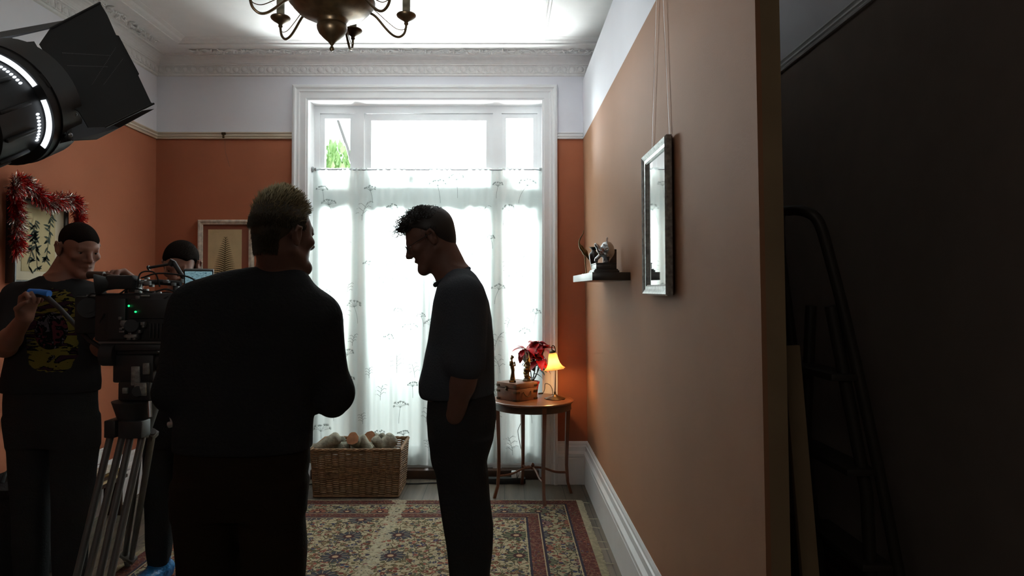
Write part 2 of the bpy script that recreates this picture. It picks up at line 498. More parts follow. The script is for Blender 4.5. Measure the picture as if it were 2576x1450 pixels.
def sash(px0, py0, px1, py1, t, bot=None):
    """one opening light: frame and pane"""
    mb = MB(); x0, x1 = wx(px0), wx(px1); z1, z0 = wz(py0), wz(py1)
    tt = t*0.00302; bb = (bot or t)*0.00302; y0 = FYW+0.012; y1 = FYW+0.055
    mb.box((x0, y0, z0), (x0+tt, y1, z1)); mb.box((x1-tt, y0, z0), (x1, y1, z1))
    mb.box((x0+tt, y0, z1-tt), (x1-tt, y1, z1)); mb.box((x0+tt, y0, z0), (x1-tt, y1, z0+bb))
    s_ = mb.build('sash', M['white'], win)
    pb = MB(); pb.box((x0+tt*0.8, FYW+0.032, z0+bb*0.8), (x1-tt*0.8, FYW+0.036, z1-tt*0.8))
    pb.build('pane', M['glass'], s_)
    return s_
sash(804, 286, 892, 487, 12); sash(916, 286, 1240, 487, 17); sash(1262, 286, 1352, 487, 11)
sash(804, 538, 892, 1172, 12, 48); sash(916, 538, 1074, 1172, 15, 48); sash(1078, 538, 1240, 1172, 15, 48); sash(1262, 538, 1352, 1172, 11, 48)
b = MB()
for px, py in ((1034, 452), (1322, 438)):
    c0 = W(px, py, FYW); b.bbox((c0.x, FYW-0.004, c0.z), (0.038, 0.022, 0.060), bev=0.006); b.tube([c0+Vector((0,-0.02,0)), c0+Vector((0.0,-0.03,-0.03))], 0.006)
b.build('latch', M['greymetal'], win)
b = MB(); b.bbox((W(1070,500,FYW).x, FYW-0.02, 0.035), (WX1-WX0-0.01, 0.09, 0.07), bev=0.01)
struct('trim_14', b, M['darkwood'])

# outside: paving and shrubs
b = MB(); b.box((-12, BY+0.5, -0.25), (12, 30, -0.12)); struct('floor_outside', b, mat('pale_paving', srgb(150, 150, 146), 0.9, var=0.1, vscale=1.5))
def leafcloud(name, c, r, nleaf, size, ma, label, seed):
    rnd = random.Random(seed); mb = MB()
    t = thing(name, (c[0], c[1], -0.12), label, 'tree')
    for i in range(nleaf):
        d = Vector((rnd.gauss(0,1), rnd.gauss(0,1), rnd.gauss(0,1))).normalized()*(rnd.random()**0.4)
        p0 = Vector(c)+Vector((d.x*r[0], d.y*r[1], d.z*r[2]))
        Mx = Matrix.Translation(p0) @ frame_from((rnd.gauss(0,1), rnd.gauss(0,1), rnd.gauss(0,1)))
        s = size*rnd.uniform(0.6, 1.3)
        mb.add([Mx @ Vector(q) for q in ((0,-s,0), (s*0.4,0,s*0.12), (0,s,0), (-s*0.4,0,s*0.12))], [(0,1,2,3)])
    mb.build('foliage', ma, t)
    tb = MB(); tb.tube(bez([(c[0], c[1], -0.12), (c[0]+0.05, c[1], 1.0), (c[0]-0.04, c[1], c[2])]), 0.05)
    tb.build('trunk', M['darkwood'], t)
lm = NT('bright_green_foliage'); lm.base(srgb(176, 214, 150), 0.6); lm.b.inputs['Transmission Weight'].default_value = 0.0
c0 = W(838, 404, 8.4)
leafcloud('garden_tree', (c0.x-0.05, 8.4, c0.z-0.25), (0.42, 0.4, 0.48), 900, 0.07, lm.m, 'sunlit green tree outside the top left pane of the window', 5)
cs = W(838, 800, 8.3)
leafcloud('garden_shrub', (cs.x, 8.3, cs.z), (0.26, 0.4, 0.95), 1300, 0.085, lm.m, 'tall green shrub outside, dimly seen through the left of the net curtain', 15)
c0 = W(870, 325, 8.0)
b = MB(); b.tube([W(842, 280, 8.0), W(874, 372, 8.0), W(900, 470, 8.0), W(960, 760, 8.0), (W(1000,760,8).x, 8.0, -0.12)], [0.012, 0.016, 0.02, 0.03, 0.04])
tag(b.build('bare_trunk', M['greymetal']), 'thin leaning grey trunk outside the top left window pane', 'tree trunk')

# ------------------------------------------------------------------ net curtain
CY = 5.185
ctop = W(1000, 427, CY).z
cx0, cx1 = W(788, 427, CY).x, W(1365, 427, CY).x
rp_ = thing('curtain_rod', ((cx0+cx1)/2, CY, ctop), 'slim metal rod across the window carrying the net curtain', 'curtain rod')
b = MB(); b.tube([(cx0+0.01, CY, ctop), (cx1-0.01, CY, ctop)], 0.0065); b.build('rod', M['steel'], rp_)
for xx, sg in ((cx0, 1), (cx1, -1)):
    b = MB(); b.lathe([(0, 0), (0.022, 0), (0.022, 0.004), (0.012, 0.010), (0.012, 0.026), (0.0, 0.028)], 20, Matrix.Translation((xx-sg*0.004, CY, ctop)) @ frame_from((sg,0,0)))
    b.build('bracket', M['greymetal'], rp_)
def cfold(x, t):
    """fold depth of the curtain at x; t = 0 top .. 1 hem"""
    w = 0.35+0.65*min(1, t*3)
    a = 0.016*math.sin(x*21+0.8*math.sin(x*4.1))+0.010*math.sin(x*47+1.3+t*0.8)+0.007*math.sin(x*83+2*math.sin(x*7))
    g_ = 0.006*math.sin(x*150+3*math.sin(x*11))*max(0, 1-t*14)
    return CY-0.004-(a*w)*0.9+g_
cb = MB()
NX, NZ = 460, 46
ztop = ctop+0.012
def zb(x): return 0.115+0.012*math.sin(x*5.1+1)+(0.035 if x < -1.25 else 0)
vs = []; fs = []
for j in range(NZ+1):
    t = (j/NZ)**1.5
    for i in range(NX+1):
        x = cx0+0.004+(cx1-cx0-0.008)*i/NX
        z = ztop+(zb(x)-ztop)*t
        vs.append((x, cfold(x, t), z))
for j in range(NZ):
    for i in range(NX):
        a = j*(NX+1)+i; fs.append((a, a+1, a+NX+2, a+NX+1))
cb.add(vs, fs, 0, True)
# printed sprigs, ribbons that ride on the cloth
def ribbon(pts, w):
    out = []
    for i, (x, z) in enumerate(pts):
        a = pts[max(0, i-1)]; c_ = pts[min(len(pts)-1, i+1)]
        dx, dz = c_[0]-a[0], c_[1]-a[1]; l = math.hypot(dx, dz) or 1
        nx, nz = -dz/l*w, dx/l*w
        for s in (1, -1):
            xx, zz = x+nx*s, z+nz*s
            xx = min(max(xx, cx0+0.01), cx1-0.01)
            t = min(max((ztop-zz)/(ztop-zb(xx)), 0), 1)
            out.append((xx, cfold(xx, t)-0.0012, max(zz, 0.13)))
    cb.add(out, [(2*i, 2*i+1, 2*i+3, 2*i+2) for i in range(len(pts)-1)], 1, True)
rnd = random.Random(11)
def sprig(x, z, s, lean):
    st = [(x+lean*s*t*t, z+s*t) for t in [i/8 for i in range(9)]]
    ribbon(st, 0.0014)
    top = st[-1]; mid = st[5]
    kind = rnd.random()
    if kind < 0.6:
        for q in range(7):
            a = R(-65+130*q/6)+rnd.uniform(-.1, .1); L = s*rnd.uniform(0.35, 0.5)
            e = (top[0]+L*math.sin(a), top[1]+L*math.cos(a)*0.8)
            ribbon([top, ((top[0]+e[0])/2, (top[1]+e[1])/2+0.004), e], 0.0011)
            for q2 in range(5):
                a2 = a+R(-60+30*q2); l2 = s*0.11
                ribbon([e, (e[0]+l2*math.sin(a2), e[1]+l2*math.cos(a2))], 0.0014)
    else:
        for q in range(6):
            p0 = st[2+q]; sg = 1 if q % 2 else -1; l2 = s*0.35
            ribbon([p0, (p0[0]+sg*l2*0.6, p0[1]+l2*0.5), (p0[0]+sg*l2, p0[1]+l2*0.35)], 0.0016)
for row in range(11):
    for col in range(8):
        x = cx0+0.08+(cx1-cx0-0.16)*(col+0.5*(row % 2)+rnd.uniform(-.25, .25))/7.5
        z = 0.22+row*0.187+rnd.uniform(-.04, .04)
        if z < ztop-0.22: sprig(x, z, rnd.uniform(0.07, 0.14), rnd.uniform(-.5, .5))
def sheer(name, col, ftrans, ftransl):
    m = bpy.data.materials.new(name); m.use_nodes = True; nt = m.node_tree; nt.nodes.clear()
    o_ = nt.nodes.new('ShaderNodeOutputMaterial')
    tp = nt.nodes.new('ShaderNodeBsdfTransparent'); tl = nt.nodes.new('ShaderNodeBsdfTranslucent'); df = nt.nodes.new('ShaderNodeBsdfDiffuse')
    tl.inputs[0].default_value = (*col, 1); df.inputs[0].default_value = (*col, 1)
    m1 = nt.nodes.new('ShaderNodeMixShader'); m2 = nt.nodes.new('ShaderNodeMixShader')
    m1.inputs[0].default_value = ftransl; m2.inputs[0].default_value = ftrans
    nt.links.new(df.outputs[0], m1.inputs[1]); nt.links.new(tl.outputs[0], m1.inputs[2])
    nt.links.new(m1.outputs[0], m2.inputs[1]); nt.links.new(tp.outputs[0], m2.inputs[2]); nt.links.new(m2.outputs[0], o_.inputs[0])
    return m
cur = cb.build('net_curtain', [sheer('white_net', (0.68, 0.73, 0.71), 0.13, 0.68), sheer('grey_net_print', (0.24, 0.27, 0.26), 0.06, 0.5)])
tag(cur, 'sheer white net curtain printed with grey sprigs, hanging in the window', 'curtain')

# ------------------------------------------------------------------ rug
n = NT('persian_rug')
X, Y, Z = n.sep()
RX0, RX1, RYB, RYF = -1.94, 0.485, 4.655, 1.15
d = n.math('MINIMUM', n.math('MINIMUM', n.math('SUBTRACT', RX1, X), n.math('SUBTRACT', X, RX0)), n.math('MINIMUM', n.math('SUBTRACT', RYB, Y), n.math('SUBTRACT', Y, RYF)))
wob = n.vmath('SCALE', n.nt.nodes.new('ShaderNodeTexNoise').outputs['Color'], None) if False else None
nz = n.nt.nodes.new('ShaderNodeTexNoise'); nz.inputs['Scale'].default_value = 14; n.nt.links.new(n.tc.outputs['Object'], nz.inputs['Vector'])
sv = n.nt.nodes.new('ShaderNodeVectorMath'); sv.operation = 'SCALE'; n.nt.links.new(nz.outputs['Color'], sv.inputs[0]); sv.inputs['Scale'].default_value = 0.035
P = n.vmath('ADD', n.tc.outputs['Object'], sv.outputs[0])
cream = srgb(176, 162, 132)
pal = [(0.0, srgb(116, 58, 48)), (0.2, srgb(92, 86, 58)), (0.38, srgb(52, 58, 88)), (0.52, srgb(146, 84, 70)), (0.66, srgb(84, 94, 78)), (0.8, srgb(120, 96, 66)), (0.92, srgb(66, 60, 74))]
def motifs(scale, th, base):
    dist = n.vor(scale, P, 0.85); colr = n.vor(scale, P, 0.85, out='Color')
    rr = n.sep(colr)[0]
    cc = n.ramp(rr, pal, 'CONSTANT')
    m_ = n.math('LESS_THAN', dist, th)
    core = n.math('LESS_THAN', dist, th*0.35)
    c1 = n.mix(m_, base, cc)
    return n.mix(core, c1, srgb(190, 160, 130))
def vines(c_, scale, w, colr):
    e = n.vor(scale, P, 0.9, 'DISTANCE_TO_EDGE')
    return n.mix(n.math('LESS_THAN', e, w), c_, colr)
field = motifs(34, 0.50, cream)
field = n.mix(n.math('LESS_THAN', n.vor(62, P, 0.9), 0.26), field, n.ramp(n.sep(n.vor(62, P, 0.9, out='Color'))[1], pal, 'CONSTANT'))
field = vines(field, 20, 0.040, srgb(82, 74, 54))
def rosettes(c_, scale, size, rnd_=0.35):
    n1 = n.nt.nodes.new('ShaderNodeTexVoronoi'); n1.inputs['Scale'].default_value = scale; n1.inputs['Randomness'].default_value = rnd_
    n.nt.links.new(n.tc.outputs['Object'], n1.inputs['Vector'])
    loc = n.vmath('SUBTRACT', n.tc.outputs['Object'], n1.outputs['Position'])
    lx, ly, lz = n.sep(loc)
    r_ = n.math('SQRT', n.math('ADD', n.math('MULTIPLY', lx, lx), n.math('MULTIPLY', ly, ly)))
    an = n.math('ARCTAN2', ly, lx)
    pet = n.math('MULTIPLY', n.math('SINE', n.math('MULTIPLY', an, 11.0)), 0.10)
    rr = n.math('DIVIDE', r_, n.math('MULTIPLY', n.math('ADD', pet, 1.0), size))
    rc = n.sep(n1.outputs['Color'])[0]
    petal = n.ramp(rc, [(0, srgb(64, 66, 74)), (0.35, srgb(128, 70, 56)), (0.6, srgb(76, 84, 66)), (0.8, srgb(112, 78, 84))], 'CONSTANT')
    c2 = n.mix(n.math('LESS_THAN', rr, 1.0), c_, srgb(58, 50, 48))
    c2 = n.mix(n.math('LESS_THAN', rr, 0.92), c2, petal)
    seg = n.math('LESS_THAN', n.math('ABSOLUTE', n.math('SINE', n.math('MULTIPLY', an, 5.5))), 0.22)
    c2 = n.mix(n.math('MULTIPLY', seg, n.band(rr, 0.4, 0.92)), c2, srgb(170, 148, 118))
    c2 = n.mix(n.math('LESS_THAN', rr, 0.45), c2, srgb(70, 40, 44))
    c2 = n.mix(n.math('LESS_THAN', rr, 0.22), c2, srgb(186, 150, 116))
    return c2
field = rosettes(field, 3.3, 0.075)
bord = motifs(36, 0.50, srgb(156, 146, 118)); bord = vines(bord, 20, 0.04, srgb(60, 56, 50))
bord = rosettes(bord, 5.0, 0.058, 0.15)
guard = motifs(46, 0.34, srgb(88, 46, 44)); guard = vines(guard, 34, 0.06, srgb(116, 80, 66))
c = n.mix(n.math('LESS_THAN', d, 0.345), field, guard)
c = n.mix(n.math('LESS_THAN', d, 0.26), c, bord)
c = n.mix(n.math('LESS_THAN', d, 0.082), c, guard)
for e in (0.345, 0.26, 0.082):
    c = n.mix(n.band(d, e-0.006, e+0.006), c, srgb(48, 46, 60))
    c = n.mix(n.band(d, e+0.008, e+0.013), c, srgb(178, 160, 126))
# worn streak running towards the window
wr = n.math('ABSOLUTE', n.math('SUBTRACT', X, n.math('MULTIPLY_ADD', n.math('SUBTRACT', Y, 2.5), 0.0, -0.69)))
wn = n.math('MULTIPLY_ADD', n.noise(18, 5), 0.125, -0.02)
wear = n.math('MULTIPLY', n.math('LESS_THAN', wr, wn), n.math('GREATER_THAN', n.noise(60, 3), 0.42))
c = n.mix(n.math('MULTIPLY', wear, 0.7), c, srgb(186, 176, 150))
tone = n.noise(120, 2)
c = n.mix(n.math('MULTIPLY', tone, 0.35), c, srgb(60, 52, 44))
n.base(c, 0.95); n.b.inputs['Specular IOR Level'].default_value = 0.1
rug = thing('persian_rug', ((RX0+RX1)/2, 3.0, 0), 'worn cream and red patterned rug with fringed edges on the floorboards', 'rug')
b = MB()
nx, ny = 120, 120
vs = []; fs = []
for j in range(ny+1):
    for i in range(nx+1):
        x = RX0+(RX1-RX0)*i/nx; y = RYF+(RYB-RYF)*j/ny
        ed = 0.004*math.sin(x*9+2)+0.003*math.sin(x*23)
        z = 0.008+0.0015*noise.noise(Vector((x*4, y*4, 0)))+(0.010*math.exp(-((x+0.33)/0.05)**2)*math.exp(-((y-RYB)/0.08)**2))
        vs.append((x+0.003*math.sin(y*8), y+ed*(j/ny), z))
for j in range(ny):
    for i in range(nx):
        a = j*(nx+1)+i; fs.append((a, a+1, a+nx+2, a+nx+1))
b.add(vs, fs, 0, True)
ring = [j*(nx+1)+0 for j in range(ny+1)]
b.v += [(v_[0], v_[1], 0.0005) for v_ in (vs[0], vs[nx], vs[-1], vs[ny*(nx+1)])]
q = len(b.v)-4
b.build('pile', n.m, rug, loc=(0,0,0))
fm = mat('rug_fringe_cotton', srgb(205, 198, 172), 0.95, var=0.2, vscale=50)
rnd = random.Random(3); b = MB()
for i in range(1500):
    y = RYF+(RYB-RYF)*i/1500
    for x, s in ((RX1, 1), (RX0, -1)):
        L = rnd.uniform(0.026, 0.042)+(0.05 if rnd.random() < 0.006 else 0)
        b.tube([(x-s*0.004, y, 0.009), (x+s*L*0.6, y+rnd.uniform(-.004, .004), 0.007), (x+s*L, y+rnd.uniform(-.012, .012), 0.003)], 0.0022, 3, caps=False)
for i in range(900):
    x = RX0+(RX1-RX0)*i/900; ed = 0.004*math.sin(x*9+2)+0.003*math.sin(x*23)
    zz = 0.007+0.010*math.exp(-((x+0.33)/0.05)**2)
    b.tube([(x, RYB+ed-0.002, zz), (x+rnd.uniform(-.003, .003), RYB+ed+rnd.uniform(0.010, 0.018), zz*0.6)], 0.0026, 3, caps=False)
b.build('fringe', fm, rug, loc=(0,0,0))
# ------------------------------------------------------------------ organic surfaces from distance fields
class SDF:
    def __init__(s, lo, hi, vox):
        s.lo = np.array(lo, dtype=np.float32); s.vox = vox
        s.n = np.ceil((np.array(hi)-np.array(lo))/vox).astype(int)+1
        s.a = np.full(s.n, 0.06, dtype=np.float32)
        s.ax = [s.lo[i]+np.arange(s.n[i], dtype=np.float32)*vox for i in range(3)]
    def win(s, lo, hi, pad):
        i0 = np.clip(np.floor((np.array(lo)-pad-s.lo)/s.vox).astype(int), 0, s.n-1)
        i1 = np.clip(np.ceil((np.array(hi)+pad-s.lo)/s.vox).astype(int)+1, 1, s.n)
        if (i1 <= i0).any(): return None
        sl = tuple(slice(a, b) for a, b in zip(i0, i1))
        return sl, s.ax[0][sl[0]][:, None, None], s.ax[1][sl[1]][None, :, None], s.ax[2][sl[2]][None, None, :]
    def smin(s, sl, d, k):
        a = s.a[sl]
        if k <= 0: s.a[sl] = np.minimum(a, d); return
        h = np.clip(0.5+0.5*(a-d)/k, 0, 1)
        s.a[sl] = (a*(1-h)+d*h-k*h*(1-h)).astype(np.float32)
    def smax(s, sl, d, k):
        a = s.a[sl]; k = max(k, 1e-4)
        h = np.clip(0.5-0.5*(a-d)/k, 0, 1)
        s.a[sl] = (a*(1-h)+d*h+k*h*(1-h)).astype(np.float32)
    def cone(s, a, b, ra, rb, k=0.02, sub=False):
        a = Vector(a); b = Vector(b); r = max(ra, rb)
        lo = [min(a[i], b[i])-r for i in range(3)]; hi = [max(a[i], b[i])+r for i in range(3)]
        w = s.win(lo, hi, k+0.02)
        if w is None: return
        sl, x, y, z = w
        d = b-a; L2 = max(d.length_squared, 1e-9)
        px, py, pz = x-a.x, y-a.y, z-a.z
        t = np.clip((px*d.x+py*d.y+pz*d.z)/L2, 0, 1)
        q = np.sqrt((px-d.x*t)**2+(py-d.y*t)**2+(pz-d.z*t)**2)-(ra+(rb-ra)*t)
        if sub: s.smax(sl, -q, k)
        else: s.smin(sl, q, k)
    def ell(s, c, r, Rm=None, k=0.02, sub=False):
        """ellipsoid; Rm 3x3 whose columns are its axes"""
        c = Vector(c); rm = max(r)
        w = s.win([c[i]-rm for i in range(3)], [c[i]+rm for i in range(3)], k+0.02)
        if w is None: return
        sl, x, y, z = w
        px, py, pz = x-c.x, y-c.y, z-c.z
        if Rm is None: u = (px/r[0], py/r[1], pz/r[2])
        else: u = tuple((px*Rm[0][i]+py*Rm[1][i]+pz*Rm[2][i])/r[i] for i in range(3))
        k0 = np.sqrt(u[0]**2+u[1]**2+u[2]**2)
        k1 = np.sqrt((u[0]/r[0])**2+(u[1]/r[1])**2+(u[2]/r[2])**2)+1e-6
        q = k0*(k0-1)/k1
        if sub: s.smax(sl, -q, k)
        else: s.smin(sl, q, k)
    def stack(s, rows, k=0.02, e=2.4, yaw=0.0):
        """limb or trunk given by horizontal slices (z, xc, yc, rx, ry), ends rounded by the field itself"""
        rows = sorted(rows); zs = np.array([r[0] for r in rows])
        cols = [np.array([r[i] for r in rows]) for i in range(1, 5)]
        rmax = max(cols[2].max(), cols[3].max())
        lo = (cols[0].min()-rmax, cols[1].min()-rmax, zs[0]); hi = (cols[0].max()+rmax, cols[1].max()+rmax, zs[-1])
        w = s.win(lo, hi, k+0.02)
        if w is None: return
        sl, x, y, z = w
        zf = z.ravel()
        # smooth interpolation
        def ip(c):
            fine = np.linspace(zs[0], zs[-1], 300); v = np.interp(fine, zs, c)
            kern = np.hanning(17); kern /= kern.sum()
            vp = np.concatenate([np.full(8, v[0]), v, np.full(8, v[-1])])
            return np.interp(zf, fine, np.convolve(vp, kern, 'valid'))[None, None, :]
        xc, yc, rx, ry = [ip(c) for c in cols]
        cy, sy = math.cos(yaw), math.sin(yaw)
        ux = (x-xc)*cy+(y-yc)*sy; uy = -(x-xc)*sy+(y-yc)*cy
        q = (np.abs(ux/rx)**e+np.abs(uy/ry)**e)**(1/e)
        d = (q-1)*np.minimum(rx, ry)
        dz = np.maximum(zs[0]-z, z-zs[-1])
        d = np.maximum(d, dz)
        s.smin(sl, d.astype(np.float32), k)
    def plane(s, p, n_, k=0.004):
        """keep the side behind the plane"""
        p = Vector(p); n_ = Vector(n_).normalized()
        x, y, z = s.ax[0][:, None, None], s.ax[1][None, :, None], s.ax[2][None, None, :]
        d = ((x-p.x)*n_.x+(y-p.y)*n_.y+(z-p.z)*n_.z).astype(np.float32)
        s.smax((slice(None),)*3, np.broadcast_to(d, s.a.shape), k)
    def wrinkle(s, amp, sx=14, sz=9, seed=0):
        x, y, z = s.ax[0][:, None, None], s.ax[1][None, :, None], s.ax[2][None, None, :]
        w = np.sin(z*sz*2.3+3*np.sin(x*sx*0.6+seed)+2*np.sin(y*7+seed))*0.5+np.sin(x*sx+z*sz+2*np.sin(z*5+seed))*0.5
        s.a += (amp*w).astype(np.float32)
    def mesh(s, name, ma, parent, smooth=1, thick=None):
        a = s.a.copy()
        for i in range(3):
            sl = [slice(None)]*3
            for e in (0, -1): sl[i] = e; a[tuple(sl)] = np.maximum(a[tuple(sl)], 0.02)
        g = vdb.FloatGrid(); g.background = 0.06
        g.copyFromArray(a, tolerance=0.0)
        p, q = g.convertToQuads(0.0)
        p = np.asarray(p)*s.vox+s.lo
        off = np.array(world_of(parent)) if parent is not None else np.zeros(3)
        me = bpy.data.meshes.new(name)
        me.from_pydata((p-off).tolist(), [], np.asarray(q).tolist())
        me.update()
        bm = bmesh.new(); bm.from_mesh(me)
        # drop crumbs
        for _ in range(smooth): bmesh.ops.smooth_vert(bm, verts=bm.verts[:], factor=0.5, use_axis_x=True, use_axis_y=True, use_axis_z=True)
        bmesh.ops.recalc_face_normals(bm, faces=bm.faces[:])
        for f in bm.faces: f.smooth = True
        bm.to_mesh(me); bm.free()
        for m_ in (ma if isinstance(ma, (list, tuple)) else [ma]): me.materials.append(m_)
        o = bpy.data.objects.new(name, me); C.objects.link(o)
        if parent is not None: o.parent = parent
        return o

def head_matrix(c, yaw, pitch, roll=0.0, s=1.0):
    """yaw 0 looks along +Y, positive turns to the person's right (towards +X); pitch positive looks down"""
    Mx = Matrix.Translation(Vector(c)) @ Matrix.Rotation(-yaw, 4, 'Z') @ Matrix.Rotation(-pitch, 4, 'X') @ Matrix.Rotation(roll, 4, 'Y')
    return Mx @ Matrix.Scale(s, 4)

def head(S, H, s=1.0, beard=0.0, open_=0.0):
    R3 = H.to_3x3().normalized()
    def P(x, y, z): return H @ Vector((x, y, z))
    def el(c, r, k=0.015, sub=False): S.ell(P(*c), [q*s for q in r], [[R3[i][j] for j in range(3)] for i in range(3)], k, sub)
    def co(a, b, ra, rb, k=0.01, sub=False): S.cone(P(*a), P(*b), ra*s, rb*s, k, sub)
    el((0, -0.018, 0.034), (0.074, 0.093, 0.080))
    el((0, 0.030, 0.020), (0.062, 0.062, 0.066), 0.02)
    el((0, 0.034, -0.030), (0.054, 0.060, 0.070), 0.02)
    el((0, 0.030, -0.075), (0.048, 0.052, 0.036), 0.02)
    for sx in (1, -1):
        co((sx*0.056, -0.005, -0.050), (sx*0.018, 0.070, -0.096), 0.014, 0.015, 0.02)
        el((sx*0.044, 0.064, -0.018), (0.019, 0.020, 0.017), 0.015)
    co((-0.012, 0.080, -0.100), (0.012, 0.080, -0.100), 0.018+beard, 0.018+beard, 0.014)
    # eye sockets, brow
    for sx in (1, -1): el((sx*0.031, 0.100, 0.006), (0.017, 0.014, 0.011), 0.012, True)
    co((-0.036, 0.078, 0.024), (-0.008, 0.088, 0.020), 0.009, 0.009, 0.010); co((0.036, 0.078, 0.024), (0.008, 0.088, 0.020), 0.009, 0.009, 0.010)
    for sx in (1, -1): el((sx*0.031, 0.0835, 0.0105), (0.015, 0.006, 0.0065), 0.004)
    # nose
    co((0, 0.088, 0.014), (0, 0.112, -0.024), 0.0085, 0.0105, 0.008)
    co((0, 0.113, -0.027), (0, 0.104, -0.033), 0.0105, 0.008, 0.006)
    for sx in (1, -1): el((sx*0.013, 0.100, -0.031), (0.008, 0.010, 0.007), 0.005)
    # mouth
    co((-0.020, 0.083, -0.060), (0, 0.092, -0.058), 0.006, 0.008, 0.006); co((0.020, 0.083, -0.060), (0, 0.092, -0.058), 0.006, 0.008, 0.006)
    co((-0.016, 0.080, -0.073-open_), (0, 0.088, -0.074-open_), 0.006, 0.0085, 0.006); co((0.016, 0.080, -0.073-open_), (0, 0.088, -0.074-open_), 0.006, 0.0085, 0.006)
    co((-0.022, 0.098, -0.0665-open_/2), (0.022, 0.098, -0.0665-open_/2), 0.0022+open_/2, 0.0022+open_/2, 0.003, True)
    # ears
    for sx in (1, -1):
        el((sx*0.077, -0.012, -0.008), (0.008, 0.018, 0.031), 0.005)
        ear = [(sx*0.080, 0.000, 0.000), (sx*0.086, -0.004, 0.020), (sx*0.090, -0.020, 0.022), (sx*0.090, -0.027, 0.004), (sx*0.084, -0.020, -0.020), (sx*0.080, -0.006, -0.034)]
        for i in range(5): co(ear[i], ear[i+1], 0.0052, 0.0052, 0.004)
        el((sx*0.088, -0.011, -0.002), (0.005, 0.009, 0.015), 0.004, True)

def eyes(parent, H, s=1.0):
    for sx in (1, -1):
        c = H @ Vector((sx*0.031, 0.0755, 0.004))
        b = MB(); F = frame_from((H.to_3x3() @ Vector((0, 1, -0.25)))); F.translation = c
        b.ell((0,0,0), (0.0108*s, 0.0108*s, 0.0108*s), F, 12, 0)
        b.lathe([(0.0001, 0.0114*s), (0.003*s, 0.0111*s), (0.0052*s, 0.0100*s)], 14, F, 1)
        b.build('eye', [M['eyewhite'], M['iris']], parent)
M['eyewhite'] = mat('eye_white', srgb(150, 142, 134), 0.5); M['iris'] = mat('dark_iris', srgb(34, 24, 18), 0.4)

def hand(S, wrist, d, nrm, side, curl=(0.5, 0.5, 0.5, 0.5), thumb=0.4, sc_=1.0, spread=0.10, rw=0.026):
    """d fingers, nrm the way the palm faces, side = +1 when thumb lies along d x nrm"""
    d = Vector(d).normalized(); nrm = Vector(nrm); nrm = (nrm-d*nrm.dot(d)).normalized(); t = d.cross(nrm)*side
    w = Vector(wrist)
    for u in (-0.030, -0.010, 0.010, 0.028):
        S.cone(w+t*u*0.6*sc_, w+d*0.088*sc_+t*u*sc_, 0.016*sc_, 0.0125*sc_, 0.012)
    L = (0.076, 0.084, 0.078, 0.062)
    tips = []
    for i, u in enumerate((0.030, 0.010, -0.010, -0.029)):
        p = w+d*0.088*sc_+t*u*sc_; a = curl[i]*0.7; l = L[i]*sc_
        dirn = (d+t*(u*spread*20)*0.3).normalized()
        for j, (f, r0, r1) in enumerate(((0.46, 0.0095, 0.0088), (0.30, 0.0088, 0.0080), (0.24, 0.0080, 0.0068))):
            v = dirn*math.cos(a)+nrm*math.sin(a)
            q = p+v*l*f
            S.cone(p, q, r0*sc_, r1*sc_, 0.0035); p = q
            a += curl[i]*(1.1 if j == 0 else 0.8)
        tips.append(p)
    p0 = w+d*0.022*sc_+t*0.022*sc_
    v1 = (d*0.7+t*0.75+nrm*0.35*thumb*2).normalized()
    p1 = p0+v1*0.042*sc_
    v2 = (d*0.9+t*(0.35-thumb*0.5)+nrm*thumb*1.1).normalized()
    p2 = p1+v2*0.032*sc_; v3 = (d*0.9-t*thumb*0.4+nrm*thumb*1.2).normalized(); p3 = p2+v3*0.026*sc_
    S.cone(p0, p1, 0.016*sc_, 0.0115*sc_, 0.012); S.cone(p1, p2, 0.011*sc_, 0.010*sc_, 0.004); S.cone(p2, p3, 0.010*sc_, 0.008*sc_, 0.004)
    return tips

def rows(lst, Y, ry=None):
    """slices from pixel rows (py, px_left, px_right, centre Y, half depth)"""
    out = []
    for r in lst:
        py, l, r_ = r[:3]; yc = r[3] if len(r) > 3 else Y; dp = r[4] if len(r) > 4 else ry
        a, b = W(l, py, yc), W(r_, py, yc)
        out.append((a.z, (a.x+b.x)/2, yc, (b.x-a.x)/2, dp))
    return out
def inset(rw, q): return [(z, x, y, max(rx-q, 0.02), max(ry-q, 0.02)) for z, x, y, rx, ry in rw]

def strands(name, H, spec, ma, parent, mb=None):
    """hair: spec(i) yields root, list of offsets, radius"""
    b = mb or MB()
    for pts, r in spec: b.tube(pts, [r*1.0, r, r*0.35] if len(pts) == 3 else [r*(1-0.7*i/(len(pts)-1)) for i in range(len(pts))], 3, caps=False)
    return b

def haircap(S2, H, s=1.0, grow=0.006, cuts=()):
    pass

def shoe(S, heel, toe, h=0.085):
    heel = Vector(heel); toe = Vector(toe)
    d = (toe-heel).normalized()
    S.cone(heel+Vector((0,0,0.045)), heel+d*0.05+Vector((0,0,0.05)), 0.036, 0.040, 0.02)
    S.cone(heel+Vector((0,0,0.035)), heel+d*0.15+Vector((0,0,0.035)), 0.037, 0.040, 0.02)
    S.cone(heel+d*0.15+Vector((0,0,0.034)), toe-d*0.03+Vector((0,0,0.030)), 0.041, 0.030, 0.02)
    S.cone(heel+d*0.03+Vector((0,0,0.06)), heel+d*0.04+Vector((0,0,0.11)), 0.042, 0.045, 0.02)
    S.plane((0,0,0.012), (0,0,-1))

